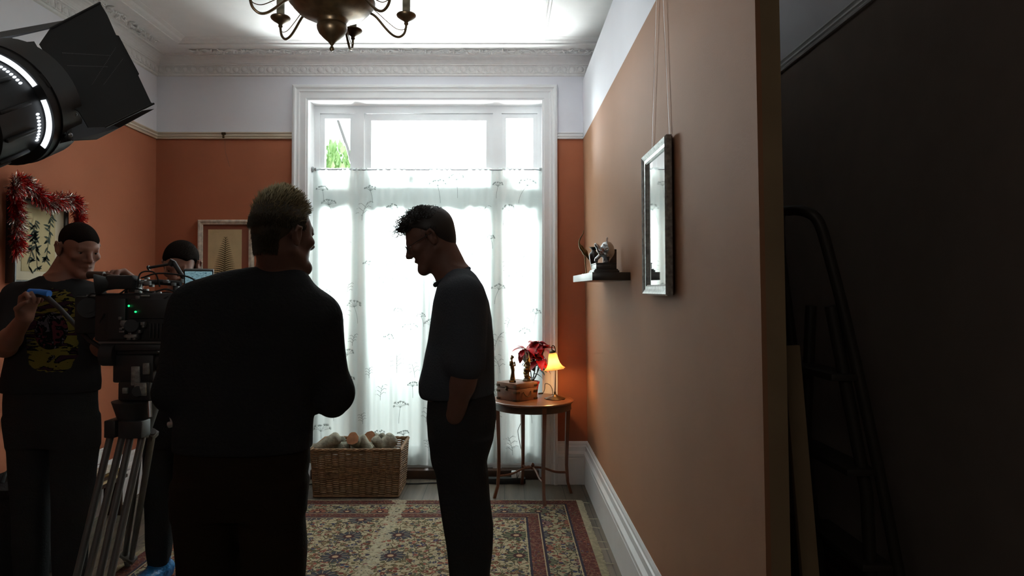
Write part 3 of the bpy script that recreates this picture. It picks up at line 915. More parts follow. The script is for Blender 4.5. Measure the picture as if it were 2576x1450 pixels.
M['hairA2'] = mat('dark_blond_hair', srgb(66, 56, 38), 0.6)
M['hairA'] = mat('dark_blond_hair_lit', srgb(134, 120, 88), 0.5, var=0.35, vscale=60)  # lighter copy for the top strands, the light on the tips painted in
M['hairB'] = mat('dark_curly_hair', srgb(44, 38, 34), 0.5)
M['hairC'] = mat('cropped_dark_hair', srgb(30, 22, 18), 0.95, var=0.2, vscale=200, bump=0.6, bscale=400, spec=0.05)
M['greytee'] = mat('charcoal_jersey', srgb(72, 76, 82), 0.95, bump=0.3, bscale=150, spec=0.1)
M['darktrouser'] = mat('black_trousers', (0.032, 0.032, 0.033), 0.95, bump=0.3, bscale=120, spec=0.1)
M['browntrouser'] = mat('dark_brown_trousers', srgb(40, 32, 24), 0.95, bump=0.3, bscale=120, spec=0.1)

# ================================================================== man seen from behind
YA = 2.2
rootA = thing('person', (W(610, 1400, YA).x, YA, 0), 'fair-haired person seen from behind in a dark long-sleeved sweater, beside the film camera', 'person')
HA = head_matrix(W(714, 592, YA), R(34), R(3), s=1.0)
trunkA = rows([(672, 655, 745, YA+.03, .060), (678, 585, 752, YA+.02, .065), (688, 548, 768, YA+.01, .070), (705, 508, 780, YA, .085), (730, 482, 800, YA, .100),
               (760, 470, 822, YA, .115), (800, 462, 830, YA, .125), (860, 462, 818, YA, .130), (950, 460, 800, YA, .128), (1030, 450, 790, YA, .125),
               (1080, 444, 784, YA, .130), (1150, 440, 779, YA, .130)], YA)
pelvisA = rows([(1090, 448, 778, YA, .118), (1160, 444, 776, YA, .122), (1230, 442, 768, YA, .118), (1290, 441, 766, YA, .105)], YA)
legLA = rows([(1210, 442, 606, YA, .105), (1300, 441, 602, YA, .100), (1380, 446, 601, YA, .090), (1450, 452, 607, YA, .082), (1600, 462, 598, YA, .072), (1800, 478, 588, YA, .062)], YA)
legRA = rows([(1210, 598, 772, YA, .105), (1300, 601, 764, YA, .100), (1380, 611, 769, YA, .090), (1450, 613, 766, YA, .082), (1600, 618, 758, YA, .072), (1800, 630, 742, YA, .062)], YA)
shL, elL, wrL = W(490, 775, YA), W(438, 985, YA-.02), W(500, 1060, YA+.22)
shR, elR, wrR = W(800, 800, YA), W(838, 985, YA+.06), W(775, 1018, YA+.30)
S = SDF((-1.20, 1.98, 0.02), (-0.46, 2.62, 1.76), 0.0055)
head(S, HA, 1.0, 0.006)
S.cone(HA @ Vector((0, -0.035, -0.045)), W(700, 690, YA+.02), 0.056, 0.060, 0.025)
S.cone(HA @ Vector((0, 0.01, -0.06)), W(706, 690, YA+.03), 0.045, 0.055, 0.02)
S.stack(inset(trunkA, .022), 0.03); S.stack(inset(pelvisA, .02), 0.03)
S.stack(inset(legLA, .02), 0.03); S.stack(inset(legRA, .02), 0.03)
for a, b, c_ in ((shL, elL, wrL), (shR, elR, wrR)):
    S.cone(a, b, .046, .038, .03); S.cone(b, c_, .038, .026, .02)
hand(S, wrR, (-0.75, 0.5, 0.05), (0, -.6, .8), 1, (0.9, 0.9, 1, 1.1))
hand(S, wrL, (0.8, 0.5, 0.1), (0, -.6, .8), -1, (0.9, 0.9, 1, 1.1))
for lg in (legLA, legRA):
    z, x, y, rx, ry = min(lg); S.cone((x, y, 0.06), (x, y, z+.05), .040, .042, .02); S.cone((x, y-.03, .04), (x, y+.13, .035), .035, .03, .02)
S.mesh('body', M['skinB'], rootA)
eyes(rootA, HA)
# sweater
S = SDF((-1.24, 1.98, 0.75), (-0.44, 2.60, 1.52), 0.006)
S.stack(trunkA, 0.03)
S.cone(shL, elL, .074, .060, .05); S.cone(elL, wrL, .058, .040, .03)
S.cone(shR+Vector((-.005,0,-.005)), elR, .074, .058, .05); S.cone(elR, wrR, .062, .044, .03)
S.cone(elR+Vector((.0,.0,-.02)), W(838, 1015, YA+.12), .050, .048, .03)
S.wrinkle(0.0030, 14, 9, 2)
S.plane((0, 0, W(600, 1128, YA).z), (0, 0, -1))
S.mesh('sweater', M['blackcloth'], rootA)
S = SDF((-1.24, 2.0, 0.0), (-0.44, 2.46, 1.25), 0.0065)
S.stack(pelvisA, 0.03); S.stack(legLA, 0.02); S.stack(legRA, 0.02)
S.wrinkle(0.0025, 12, 10, 5)
S.mesh('trousers', M['browntrouser'], rootA)
S = SDF((-1.24, 2.0, 0.0), (-0.5, 2.56, 0.2), 0.005)
for lg in (legLA, legRA):
    z, x, y, rx, ry = min(lg); shoe(S, (x, y-.06, 0), (x+.03, y+.21, 0))
S.mesh('shoes', M['rubber'], rootA)
# hair: close sides, tousled top
def on_skull(H, th, ph, s=1.0, r=(0.078, 0.097, 0.084), c=(0, -0.016, 0.036)):
    n_ = Vector((math.sin(th)*math.sin(ph), -math.sin(th)*math.cos(ph), math.cos(th)))
    return H @ Vector((c[0]+r[0]*n_.x, c[1]+r[1]*n_.y, c[2]+r[2]*n_.z)), (H.to_3x3() @ Vector((n_.x/r[0], n_.y/r[1], n_.z/r[2]))).normalized(), n_
S = SDF((-1.02, 1.95, 1.40), (-0.55, 2.45, 1.80), 0.004)
S.ell(HA @ Vector((0, -.020, .042)), (0.077, 0.096, 0.084), [[HA.to_3x3()[i][j] for j in range(3)] for i in range(3)], .01)
S.ell(HA @ Vector((0, -.050, -.010)), (0.052, 0.050, 0.066), [[HA.to_3x3()[i][j] for j in range(3)] for i in range(3)], .02)
S.ell(HA @ Vector((0, -.010, .058)), (0.066, 0.082, 0.055), [[HA.to_3x3()[i][j] for j in range(3)] for i in range(3)], .02)
S.plane(HA @ Vector((0, .070, .03)), HA.to_3x3() @ Vector((0, 1, -0.25)), .01)
S.cone(HA @ Vector((-.09, .035, -.01)), HA @ Vector((.09, .035, -.01)), .040, .040, .012, True)
x_ = HA.to_3x3() @ Vector((0, 0.15, -1)); S.plane(HA @ Vector((0, -.05, -.060)), x_, .01)
for sx in (1, -1): S.ell(HA @ Vector((sx*.088, -.012, -.010)), (.022, .022, .034), None, .008, True)
hairA = S.mesh('hair', M['hairA2'], rootA)
rnd = random.Random(21); b = MB()
for i in range(3400):
    th = abs(rnd.gauss(0, 0.75)); ph = rnd.uniform(-math.pi, math.pi)
    if th > 1.55: continue
    p, nn, l = on_skull(HA, th, ph, r=(0.076, 0.095, 0.080), c=(0, -.014, .034))
    if l.y > 0.45 and l.z < 0.40: continue
    L = 0.038*max(0.2, math.cos(th)**1.0)*rnd.uniform(0.55, 1.2)+0.004
    fwd = HA.to_3x3() @ Vector((0.12*math.sin(ph*3), 0.55, 0.25))
    jit = Vector((rnd.gauss(0,1), rnd.gauss(0,1), rnd.gauss(0,1)))*0.22
    d1 = (nn+Vector((0,0,.45))+jit*0.6+fwd*0.3).normalized(); d2 = (nn*.5+fwd*.7+jit+Vector((0,0,.15))).normalized()
    b.tube([p-nn*.008, p+d1*L*.6, p+d1*L*.6+d2*L*.55], [0.0017, 0.0014, 0.0004], 3, caps=False)
b.build('hair_strands', M['hairA'], hairA, loc=(0,0,0)); b = MB()
for i in range(5200):
    th = rnd.uniform(1.0, 2.35); ph = rnd.uniform(-2.2, 2.2)*(1 if th < 1.7 else .62)
    p, nn, l = on_skull(HA, th, ph, r=(0.077, 0.096, 0.088), c=(0, -.020, .034))
    if th > 1.7:
        q_t = (th-1.7)/.65; p = HA @ Vector(((.060-.014*q_t)*math.sin(ph), -.050-(.052-.010*q_t)*math.cos(ph), .015-.075*q_t)); nn = (HA.to_3x3() @ Vector((math.sin(ph), -math.cos(ph), 0))).normalized()
    if l.y > .52: continue
    L = rnd.uniform(.008, .016)
    b.tube([p-nn*.003, p+nn*L*.25+Vector((rnd.uniform(-.002, .002), 0, -L*.5)), p+nn*L*.28+Vector((rnd.uniform(-.003, .003), 0, -L))], [0.0012, 0.0010, 0.0003], 3, caps=False)
b.build('clipped_hair', M['hairA2'], hairA, loc=(0,0,0))

# ================================================================== man in profile
YB = 2.52
rootB = thing('person', (W(1160, 1400, YB).x, YB, 0), 'curly-haired person in profile in charcoal t-shirt, head bowed before the window', 'person')
HB = head_matrix(W(1083, 600, YB), R(-90), R(27), s=0.91)
trunkB = rows([(676, 1138, 1180, YB, .060), (690, 1122, 1196, YB, .13), (720, 1102, 1216, YB, .190), (760, 1092, 1231, YB, .205), (800, 1086, 1238, YB, .200), (860, 1078, 1242, YB, .185),
               (920, 1066, 1243, YB, .180), (960, 1054, 1244, YB, .178), (986, 1054, 1244, YB, .175), (1010, 1066, 1240, YB, .170)], YB)
pelvisB = rows([(965, 1082, 1238, YB, .160), (1010, 1076, 1245, YB, .170), (1050, 1075, 1248, YB, .172), (1100, 1079, 1243, YB, .165), (1150, 1090, 1226, YB, .15)], YB)
def legB(o, dy): return rows([(1100, 1082+o, 1240+o, YB+dy, .085), (1160, 1092+o, 1222+o, YB+dy, .085), (1240, 1104+o, 1229+o, YB+dy, .080), (1320, 1113+o, 1238+o, YB+dy, .074), (1390, 1124+o, 1237+o, YB+dy, .068),
                               (1450, 1131+o, 1231+o, YB+dy, .066), (1560, 1136+o, 1222+o, YB+dy, .060), (1660, 1146+o, 1206+o, YB+dy, .052)], YB)
lnB, lfB = legB(0, -.090), legB(2, .090)
sN, eN, wN = W(1172, 748, YB-.165), W(1174, 925, YB-.20), W(1144, 1050, YB-.168)
sF, eF, wF = W(1172, 748, YB+.165), W(1170, 925, YB+.21), W(1136, 1020, YB+.18)
S = SDF((-0.42, 2.22, 0.02), (0.03, 2.82, 1.76), 0.005)
head(S, HB, 0.91, 0.007, 0.006)
S.cone(HB @ Vector((0, -0.030, -0.035)), W(1146, 700, YB), 0.048, 0.058, 0.03)
S.cone(HB @ Vector((0, 0.005, -0.065)), W(1136, 712, YB), 0.040, 0.050, 0.02)
S.stack(inset(trunkB, .022), 0.03); S.stack(inset(pelvisB, .02), 0.03)
S.stack(inset(lnB, .018), 0.02); S.stack(inset(lfB, .018), 0.02)
for a, b_, c_ in ((sN, eN, wN), (sF, eF, wF)):
    S.cone(a, b_, .048, .042, .03); S.cone(b_+Vector((0,0,0)), b_.lerp(c_, .35), .042, .040, .02); S.cone(b_.lerp(c_, .3), c_, .041, .027, .02)
hand(S, wN+Vector((0, .02, 0)), (-.22, .62, -1), (0, 1, .3), 1, (0.35, .35, .4, .45), .3)
hand(S, wF, (-.28, -.10, -1), (0, -1, 0), -1, (0.35, .35, .4, .45), .3)
for lg in (lnB, lfB):
    z, x, y, rx, ry = min(lg); S.cone((x, y, 0.06), (x, y, z+.05), .038, .042, .02); S.cone((x+.03, y, .04), (x-.13, y, .035), .035, .03, .02)
S.mesh('body', M['skinB'], rootB)
eyes(rootB, HB)
# t-shirt: trunk, loose sleeves, collar rib, pocket
S = SDF((-0.44, 2.20, 1.00), (0.05, 2.84, 1.52), 0.005)
S.stack(trunkB, 0.02)
for sg, a, e_ in ((-1, sN, eN), (1, sF, eF)):
    S.cone(a+Vector((.0, sg*.0, .0)), a.lerp(e_, .92), .068, .066, .035)
S.wrinkle(0.0022, 10, 10, 1)
neckp = W(1140, 694, YB)
S.cone(neckp+Vector((-.03, 0, .035)), neckp+Vector((.01, 0, .06)), .066, .062, .006, True)
S.plane((0, 0, W(1100, 984, YB).z), (0.06, 0, -1))
S.mesh('t_shirt', M['greytee'], rootB)
ring = []
for i in range(28):
    a = 2*math.pi*i/28
    ring.append(W(1137, 697, YB)+Vector((.061*math.cos(a), .070*math.sin(a), .030*math.cos(a)-0.0)))
b = MB(); b.tube(ring, .0085, 8, closed=True); b.build('collar', M['greytee'], rootB)
S = SDF((-0.44, 2.24, 0.0), (0.05, 2.80, 1.30), 0.0055)
S.stack(pelvisB, 0.03); S.stack(lnB, 0.02); S.stack(lfB, 0.02)
S.cone(W(1140, 1092, YB-.125), W(1124, 1150, YB-.10), .056, .040, .04)
S.wrinkle(0.0022, 12, 11, 8)
S.mesh('trousers', M['darktrouser'], rootB)
S = SDF((-0.44, 2.24, 0.0), (0.05, 2.80, 0.2), 0.005)
for lg in (lnB, lfB):
    z, x, y, rx, ry = min(lg); shoe(S, (x+.07, y, 0), (x-.21, y, 0))
S.mesh('shoes', M['rubber'], rootB)
R3 = [[HB.to_3x3().normalized()[i][j] for j in range(3)] for i in range(3)]
S = SDF((-0.46, 2.36, 1.40), (-0.10, 2.68, 1.80), 0.004)
S.ell(HB @ Vector((0, -.020, .040)), (0.070, 0.085, 0.074), R3, .01)
S.ell(HB @ Vector((0, -.050, -.012)), (0.050, 0.044, 0.064), R3, .03)
S.ell(HB @ Vector((0, .046, .086)), (0.052, 0.044, 0.028), R3, .02)
S.plane(HB @ Vector((0, .072, .045)), HB.to_3x3() @ Vector((0, 1, -.6)), .01)
S.cone(HB @ Vector((-.1, .045, .0)), HB @ Vector((.1, .045, .0)), .042, .042, .012, True)
S.plane(HB @ Vector((0, -.05, -.066)), HB.to_3x3() @ Vector((0, .5, -1)), .01)
for sx in (1, -1): S.ell(HB @ Vector((sx*.082, -.012, -.010)), (.020, .022, .030), R3, .006, True)
hairB = S.mesh('hair', M['hairB'], rootB)
rnd = random.Random(5); b = MB()
for i in range(1100):
    # crown and forelock curls
    u = rnd.random(); th = rnd.uniform(0, 1.25); ph = rnd.uniform(-math.pi, math.pi)
    p, nn, l = on_skull(HB, th, ph, r=(0.076, 0.090, 0.080), c=(0, -.014, .040))
    if l.y < -0.55 and l.z < 0.55 and rnd.random() < .8: continue
    if l.y > 0.5 and l.z < 0.35: continue
    fr_ = max(0, l.y+0.35)
    rad = rnd.uniform(.006, .013)*(0.62+0.45*fr_); L = (0.013+0.023*fr_)*rnd.uniform(.6, 1.3)
    t_ = nn.orthogonal().normalized(); t_ = Matrix.Rotation(rnd.uniform(0, 6.28), 3, nn) @ t_; w_ = nn.cross(t_)
    fwd = HB.to_3x3() @ Vector((0, 1, -.1))
    drift = nn*L+fwd*L*0.6*fr_
    a0 = rnd.uniform(0, 6.28); sg = rnd.choice((-1, 1)); pts = []
    for q in range(11):
        a = a0+sg*q*0.72; f = q/10
        pts.append(p-nn*.006+drift*f+t_*rad*math.cos(a)+w_*rad*math.sin(a))
    b.tube(pts, [0.0016*(1-.6*q/10) for q in range(11)], 3, caps=False)
for i in range(900):
    th = rnd.uniform(1.0, 2.1); ph = rnd.gauss(0, 0.9)
    p, nn, l = on_skull(HB, th, ph, r=(0.074, 0.088, 0.078), c=(0, -.020, .038))
    b.tube([p, p+nn*.003+Vector((0,0,-.006)), p+nn*.003+Vector((0,0,-.012))], [0.0010, 0.0009, 0.0003], 3, caps=False)
b.build('hair_curls', M['hairB'], hairB, loc=(0,0,0))
# glasses
b = MB()
for sx in (1, -1):
    ring = [HB @ Vector((sx*(.033+.021*math.cos(2*math.pi*i/20)), .103-.004*abs(math.cos(2*math.pi*i/20)), -.004+.017*math.sin(2*math.pi*i/20))) for i in range(20)]
    b.tube(ring, .0013, 6, closed=True)
    b.tube([HB @ Vector((sx*.054, .099, .002)), HB @ Vector((sx*.079, .05, .004)), HB @ Vector((sx*.086, -.02, .008))], .0013, 6)
b.tube([HB @ Vector((-.012, .104, .0)), HB @ Vector((0, .107, .003)), HB @ Vector((.012, .104, .0))], .0013, 6)
tag(b.build('glasses', M['black']), 'thin black round spectacles worn by the man with bowed head', 'glasses')

# ================================================================== camera assistant on the left
YC_ = 3.1
rootC = thing('person', (W(128, 1400, YC_).x, YC_, 0), 'person with cropped hair in a black printed t-shirt at far left', 'person')
HC = head_matrix(W(200, 626, YC_), R(90+34), R(17), s=1.0)
trunkC = rows([(694, 110, 186, YC_, .060), (704, 84, 205, YC_, .075), (722, 48, 232, YC_, .095), (750, 26, 250, YC_, .108), (800, 22, 252, YC_, .118), (860, 34, 246, YC_, .122),
               (920, 24, 242, YC_, .124), (960, 14, 246, YC_, .126), (1000, 14, 242, YC_, .126)], YC_)
pelvisC = rows([(950, 20, 238, YC_, .118), (1010, 20, 236, YC_, .120), (1070, 22, 238, YC_, .115), (1120, 26, 238, YC_, .105)], YC_)
lLC = rows([(1050, 22, 134, YC_, .095), (1130, 28, 128, YC_, .090), (1230, 34, 124, YC_, .078), (1330, 40, 120, YC_, .072), (1500, 46, 112, YC_, .058)], YC_)
lRC = rows([(1050, 128, 238, YC_, .095), (1130, 136, 240, YC_, .090), (1230, 138, 230, YC_, .078), (1330, 136, 218, YC_, .072), (1500, 142, 208, YC_, .058)], YC_)
s1, e1, w1 = W(48, 745, YC_-.01), W(12, 872, YC_-.14), W(62, 800, YC_-.28)
s2, e2, w2 = W(226, 750, YC_+.02), W(258, 872, YC_-.05), W(285, 830, YC_-.20)
S = SDF((-2.36, 2.70, 0.02), (-1.72, 3.42, 1.76), 0.0048)
head(S, HC, 1.0, 0.002)
S.cone(HC @ Vector((0, -0.035, -0.035)), W(152, 706, YC_+.01), 0.056, 0.062, 0.03)
S.cone(HC @ Vector((0, 0.0, -0.065)), W(160, 715, YC_-.01), 0.044, 0.055, 0.02)
S.stack(inset(trunkC, .02), 0.03); S.stack(inset(pelvisC, .02), 0.03); S.stack(inset(lLC, .018), .02); S.stack(inset(lRC, .018), .02)
for a, b_, c_ in ((s1, e1, w1), (s2, e2, w2)):
    S.cone(a, b_, .050, .044, .03); S.cone(b_, b_.lerp(c_, .3), .044, .042, .02); S.cone(b_.lerp(c_, .25), c_, .042, .028, .02)
hand(S, w1, (.30, -.15, 1), (.75, -.35, -.1), -1, (1.1, 1.15, 1.2, 1.2), .75)
hand(S, w2, (.8, -.3, .3), (0, -.2, -1), -1, (.6, .6, .7, .7), .5)
for lg in (lLC, lRC):
    z, x, y, rx, ry = min(lg); S.cone((x, y, 0.06), (x, y, z+.05), .038, .042, .02); S.cone((x, y+.02, .04), (x+.08, y-.12, .035), .035, .03, .02)
S.mesh('body', M['skinA'], rootC)
eyes(rootC, HC)
# printed t-shirt
n = NT('black_printed_jersey')
X, Y, Z = n.sep()
oc = world_of(rootC)
pc = W(133, 832, YC_-.1); du = n.math('DIVIDE', n.math('SUBTRACT', X, pc.x-oc.x), 0.105); dv = n.math('DIVIDE', n.math('SUBTRACT', Z, pc.z-oc.z), 0.185)
msk = n.math('LESS_THAN', n.math('ADD', n.math('POWER', n.math('ABSOLUTE', du), 3.0), n.math('POWER', n.math('ABSOLUTE', dv), 3.0)), n.math('MULTIPLY_ADD', n.noise(26, 4), 0.9, 0.45))
msk = n.math('MULTIPLY', msk, n.math('LESS_THAN', Y, 0.0))
bands = n.noise(1.0, 4, n.comb(n.math('MULTIPLY', X, 6.0), Y, n.math('MULTIPLY', Z, 26.0)), dist=1.5)
art = n.ramp(bands, [(0.0, srgb(60, 36, 50)), (0.40, srgb(24, 24, 24)), (0.46, srgb(118, 108, 50)), (0.62, srgb(22, 21, 21)), (0.66, srgb(92, 88, 92)), (0.72, srgb(92, 42, 52))], 'CONSTANT')
mid = n.math('LESS_THAN', n.math('ADD', n.math('MULTIPLY', du, du), n.math('MULTIPLY', dv, n.math('MULTIPLY', dv, 2.2))), 0.42)
art2 = n.ramp(n.noise(32, 4, dist=1.0), [(0.0, srgb(88, 40, 50)), (0.42, srgb(18, 18, 20)), (0.56, srgb(92, 88, 96)), (0.66, srgb(30, 28, 30))], 'CONSTANT')
art = n.mix(mid, art, art2)
n.base(n.mix(msk, (0.030, 0.030, 0.031), art), 0.95); n.b.inputs['Specular IOR Level'].default_value = 0.1
S = SDF((-2.36, 2.80, 0.95), (-1.70, 3.40, 1.56), 0.0055)
S.stack(trunkC, .02)
S.cone(s1, s1.lerp(e1, .78), .066, .064, .035); S.cone(s2, s2.lerp(e2, .78), .066, .064, .035)
S.wrinkle(.003, 11, 9, 3)
nc = W(156, 700, YC_); S.cone(nc+Vector((.01, -.03, .03)), nc+Vector((0, 0, .06)), .064, .062, .006, True)
S.plane((0, 0, W(100, 984, YC_).z), (0, 0, -1))
S.mesh('t_shirt', n.m, rootC)
S = SDF((-2.36, 2.86, 0.0), (-1.72, 3.34, 1.08), 0.006)
S.stack(pelvisC, .03); S.stack(lLC, .02); S.stack(lRC, .02); S.wrinkle(.003, 11, 9, 6)
S.mesh('trousers', M['darktrouser'], rootC)
S = SDF((-2.36, 2.80, 0.0), (-1.72, 3.34, 0.2), 0.005)
for lg in (lLC, lRC):
    z, x, y, rx, ry = min(lg); shoe(S, (x-.03, y+.06, 0), (x+.09, y-.19, 0))
S.mesh('shoes', M['rubber'], rootC)
def crop_hair(H, root, name, ma, lo, hi, t=.0025, back=0.0):
    R3 = [[H.to_3x3().normalized()[i][j] for j in range(3)] for i in range(3)]
    S = SDF(lo, hi, 0.0035)
    S.ell(H @ Vector((0, -.018, .034)), (0.074+t, 0.093+t, 0.080+t), R3, .005)
    S.ell(H @ Vector((0, .030, .020)), (.062+t, .062+t, .066+t), R3, .02)
    S.ell(H @ Vector((0, -.050, -.014)), (0.060, 0.054, 0.060), R3, .02)
    S.plane(H @ Vector((0, .082-back, .052)), H.to_3x3() @ Vector((0, 1, -.55)), .006)
    S.cone(H @ Vector((-.1, .048, .004)), H @ Vector((.1, .048, .004)), .040, .040, .010, True)
    S.plane(H @ Vector((0, -.05, -.052)), H.to_3x3() @ Vector((0, .3, -1)), .008)
    for sx in (1, -1): S.ell(H @ Vector((sx*.086, -.012, -.008)), (.020, .022, .034), R3, .006, True)
    return S.mesh(name, ma, root)
c0 = W(200, 626, YC_)
crop_hair(HC, rootC, 'hair', M['hairC'], c0-Vector((.16, .16, .16)), c0+Vector((.16, .16, .18)), .0012)

# ================================================================== camera operator behind the rig
YD = 3.38
rootD = thing('person', (W(440, 1400, YD).x, YD, 0), 'person half hidden behind the film camera with a hand resting on it', 'person')
HD = head_matrix(W(455, 668, YD), R(180-8), R(22), s=0.98)
trunkD = rows([(735, 415, 500, YD, .060), (755, 372, 540, YD, .085), (790, 352, 556, YD, .108), (860, 356, 550, YD, .118), (950, 362, 540, YD, .120), (1020, 366, 536, YD, .120)], YD)
pelvisD = rows([(1000, 368, 534, YD, .115), (1080, 366, 536, YD, .115), (1120, 368, 532, YD, .10)], YD)
lLD = rows([(1060, 366, 452, YD, .09), (1150, 366, 446, YD, .085), (1260, 368, 436, YD, .072), (1380, 372, 428, YD, .058), (1420, 376, 424, YD, .052)], YD)
lRD = rows([(1060, 448, 536, YD, .09), (1150, 452, 530, YD, .085), (1260, 458, 524, YD, .072), (1380, 464, 518, YD, .058), (1420, 468, 514, YD, .052)], YD)
s1, e1, w1 = W(376, 778, YD), W(340, 800, YD-.22), W(342, 716, YD-.42)
s2, e2, w2 = W(536, 778, YD), W(500, 880, YD-.16), W(420, 850, YD-.42)
S = SDF((-2.02, 2.78, 0.02), (-1.30, 3.62, 1.74), 0.005)
head(S, HD, 0.98)
S.cone(HD @ Vector((0, -0.035, -0.035)), W(456, 752, YD), 0.056, 0.062, 0.03)
S.stack(inset(trunkD, .02), 0.03); S.stack(inset(pelvisD, .02), 0.03); S.stack(inset(lLD, .018), .02); S.stack(inset(lRD, .018), .02)
for a, b_, c_ in ((s1, e1, w1), (s2, e2, w2)):
    S.cone(a, b_, .050, .044, .03); S.cone(b_, b_.lerp(c_, .3), .044, .042, .02); S.cone(b_.lerp(c_, .25), c_, .042, .028, .02)
hand(S, w1, (-.28, -.55, .38), (.05, -.35, -.9), -1, (.75, .8, .8, .9), .5, 1.05)
hand(S, w2, (-.8, -.35, .12), (0, -.55, -.8), 1, (.95, 1.0, 1.05, 1.1), .6)
for lg in (lLD, lRD):
    z, x, y, rx, ry = min(lg); S.cone((x, y, 0.06), (x, y, z+.03), .038, .042, .02); S.cone((x, y+.02, .04), (x, y-.12, .035), .035, .03, .02)
S.mesh('body', M['skinA'], rootD)
eyes(rootD, HD)
S = SDF((-2.02, 2.84, 0.85), (-1.30, 3.56, 1.46), 0.0065)
S.stack(trunkD, .02); S.cone(s1, e1, .066, .054, .035); S.cone(e1, e1.lerp(w1, .7), .052, .044, .02); S.cone(s2, e2, .066, .054, .035); S.cone(e2, e2.lerp(w2, .62), .052, .044, .02)
S.wrinkle(.003, 11, 9, 3); S.mesh('sweatshirt', M['blackcloth'], rootD)
S = SDF((-2.02, 3.16, 0.0), (-1.30, 3.60, 1.0), 0.0065)
S.stack(pelvisD, .03); S.stack(lLD, .02); S.stack(lRD, .02); S.wrinkle(.003, 11, 9, 1); S.mesh('trousers', M['darktrouser'], rootD)
M['bluefilm'] = mat('blue_plastic_film', srgb(40, 120, 180), 0.35, var=0.3, vscale=30, bump=0.6, bscale=60)
for lg, q in ((lLD, 1), (lRD, 2)):
    S = SDF((-2.05, 3.00, 0.0), (-1.28, 3.56, 0.26), 0.005)
    z, x, y, rx, ry = min(lg)
    S.cone((x, y+.05, .05), (x-.01*q, y-.17, .04), .050, .048, .02); S.cone((x, y, .06), (x, y+.01, .13), .050, .046, .02)
    S.wrinkle(.003, 60, 50, q); S.plane((0,0,.012), (0,0,-1))
    o = S.mesh('shoe_cover', M['bluefilm'], rootD)
    o['label'] = 'blue plastic overshoe'
c0 = W(455, 668, YD)
crop_hair(HD, rootD, 'hair', M['hairC'], c0-Vector((.16, .16, .16)), c0+Vector((.16, .16, .18)), .006, .012)
def emis(name, col, st):
    m = bpy.data.materials.new(name); m.use_nodes = True
    b = m.node_tree.nodes['Principled BSDF']; b.inputs['Base Color'].default_value = (*col, 1)
    b.inputs['Emission Color'].default_value = (*col, 1); b.inputs['Emission Strength'].default_value = st
    return m
# ================================================================== chandelier
CX, CYY = -0.777, 3.10
ch = thing('chandelier', (CX, CYY, CZ), 'six-armed dark brass chandelier hanging from the ceiling', 'chandelier')
def at0(x=0, y=0, z=0): return Matrix.Translation((CX+x, CYY+y, z))
b = MB()
b.lathe([(0, 2.494), (.007, 2.496), (.0115, 2.505), (.007, 2.515), (.0045, 2.519), (.0075, 2.523), (.012, 2.530), (.018, 2.537), (.040, 2.556), (.058, 2.575), (.066, 2.592), (.068, 2.606), (.064, 2.616),
         (.060, 2.618), (.064, 2.624), (.066, 2.632), (.075, 2.640), (.120, 2.652), (.150, 2.667), (.172, 2.690), (.181, 2.704), (.190, 2.712), (.193, 2.722), (.186, 2.734), (.150, 2.752), (.08, 2.775), (.04, 2.80),
         (.03, 2.86), (.05, 2.90), (.06, 2.93), (.03, 2.97), (.015, 3.00), (.012, 3.08), (0, 3.08)], 48, at0())
b.build('bowl', M['bronze'], ch)
b = MB(); b.lathe([(0, 3.06), (.012, 3.06), (.03, 3.10), (.06, 3.135), (.065, 3.149), (0, 3.149)], 32, at0()); b.build('ceiling_rose', M['bronze'], ch)
M['candle'] = mat('aged_candle_sleeve', srgb(96, 88, 66), 0.5)
for i in range(6):
    a = 0.05+i*math.pi/3
    d = Vector((math.sin(a), math.cos(a), 0))
    def q(r, z): return Vector((CX, CYY, z))+d*r
    b = MB()
    b.tube(bez([q(.155, 2.705), q(.20, 2.690), q(.25, 2.642), q(.285, 2.616), q(.315, 2.612), q(.340, 2.632), q(.350, 2.665), q(.351, 2.69)], 6), .0062, 8)
    b.tube(bez([q(.12, 2.76), q(.20, 2.715), q(.25, 2.680), q(.30, 2.650), q(.335, 2.650), q(.349, 2.665)], 6), .0022, 6)
    arm = b.build('arm', M['bronze'], ch)
    Mx = Matrix.Translation(q(.351, 0))
    b = MB(); b.lathe([(0, 2.672), (.007, 2.674), (.011, 2.680), (.009, 2.688), (.014, 2.694), (.034, 2.706), (.045, 2.716), (.047, 2.722), (.044, 2.727), (.030, 2.722), (.020, 2.722), (0, 2.724)], 24, Mx)
    b.build('drip_cup', M['bronze'], arm)
    b = MB(); b.lathe([(0, 2.720), (.0185, 2.720), (.0185, 2.835), (.013, 2.840), (0, 2.840)], 20, Mx); b.build('candle_sleeve', M['candle'], arm)

# ================================================================== film lamp with barn doors
LC = W(40, 255, 1.20)
AX = Vector((.07, .88, .47)).normalized()
F = frame_from(AX, (0.8, 0.57, 0)); F.translation = LC
sl = thing('film_light', (-1.20, 1.0, 0), 'large black film lamp with open barn doors, switched on at top left', 'film light')
b = MB()
b.lathe([(0, -.24), (.055, -.24), (.075, -.225), (.082, -.20), (.082, -.17), (.078, -.165), (.078, -.155), (.084, -.15), (.084, -.050), (.100, -.050), (.101, -.030), (.074, -.030), (.074, -.06), (0, -.062)], 48, F)
for i in range(12):
    a = i*math.pi/6
    Mx = F @ Matrix.Rotation(a, 4, 'Z') @ Matrix.Translation((.084, 0, -.11))
    b.bbox((0, 0, 0), (.010, .006, .07), M4=Mx, bev=.002)
b.build('lamp_housing', M['black'], sl)
b = MB(); b.lathe([(.094, -.032), (.103, -.032), (.103, .022), (.094, .022), (.094, -.032)], 48, F)
for i in range(4):
    Mx = F @ Matrix.Rotation(R(45+90*i), 4, 'Z'); b.bbox((.093, 0, -.018), (.018, .026, .040), M4=Mx, bev=.003)
b.build('accessory_ring', M['black'], sl)
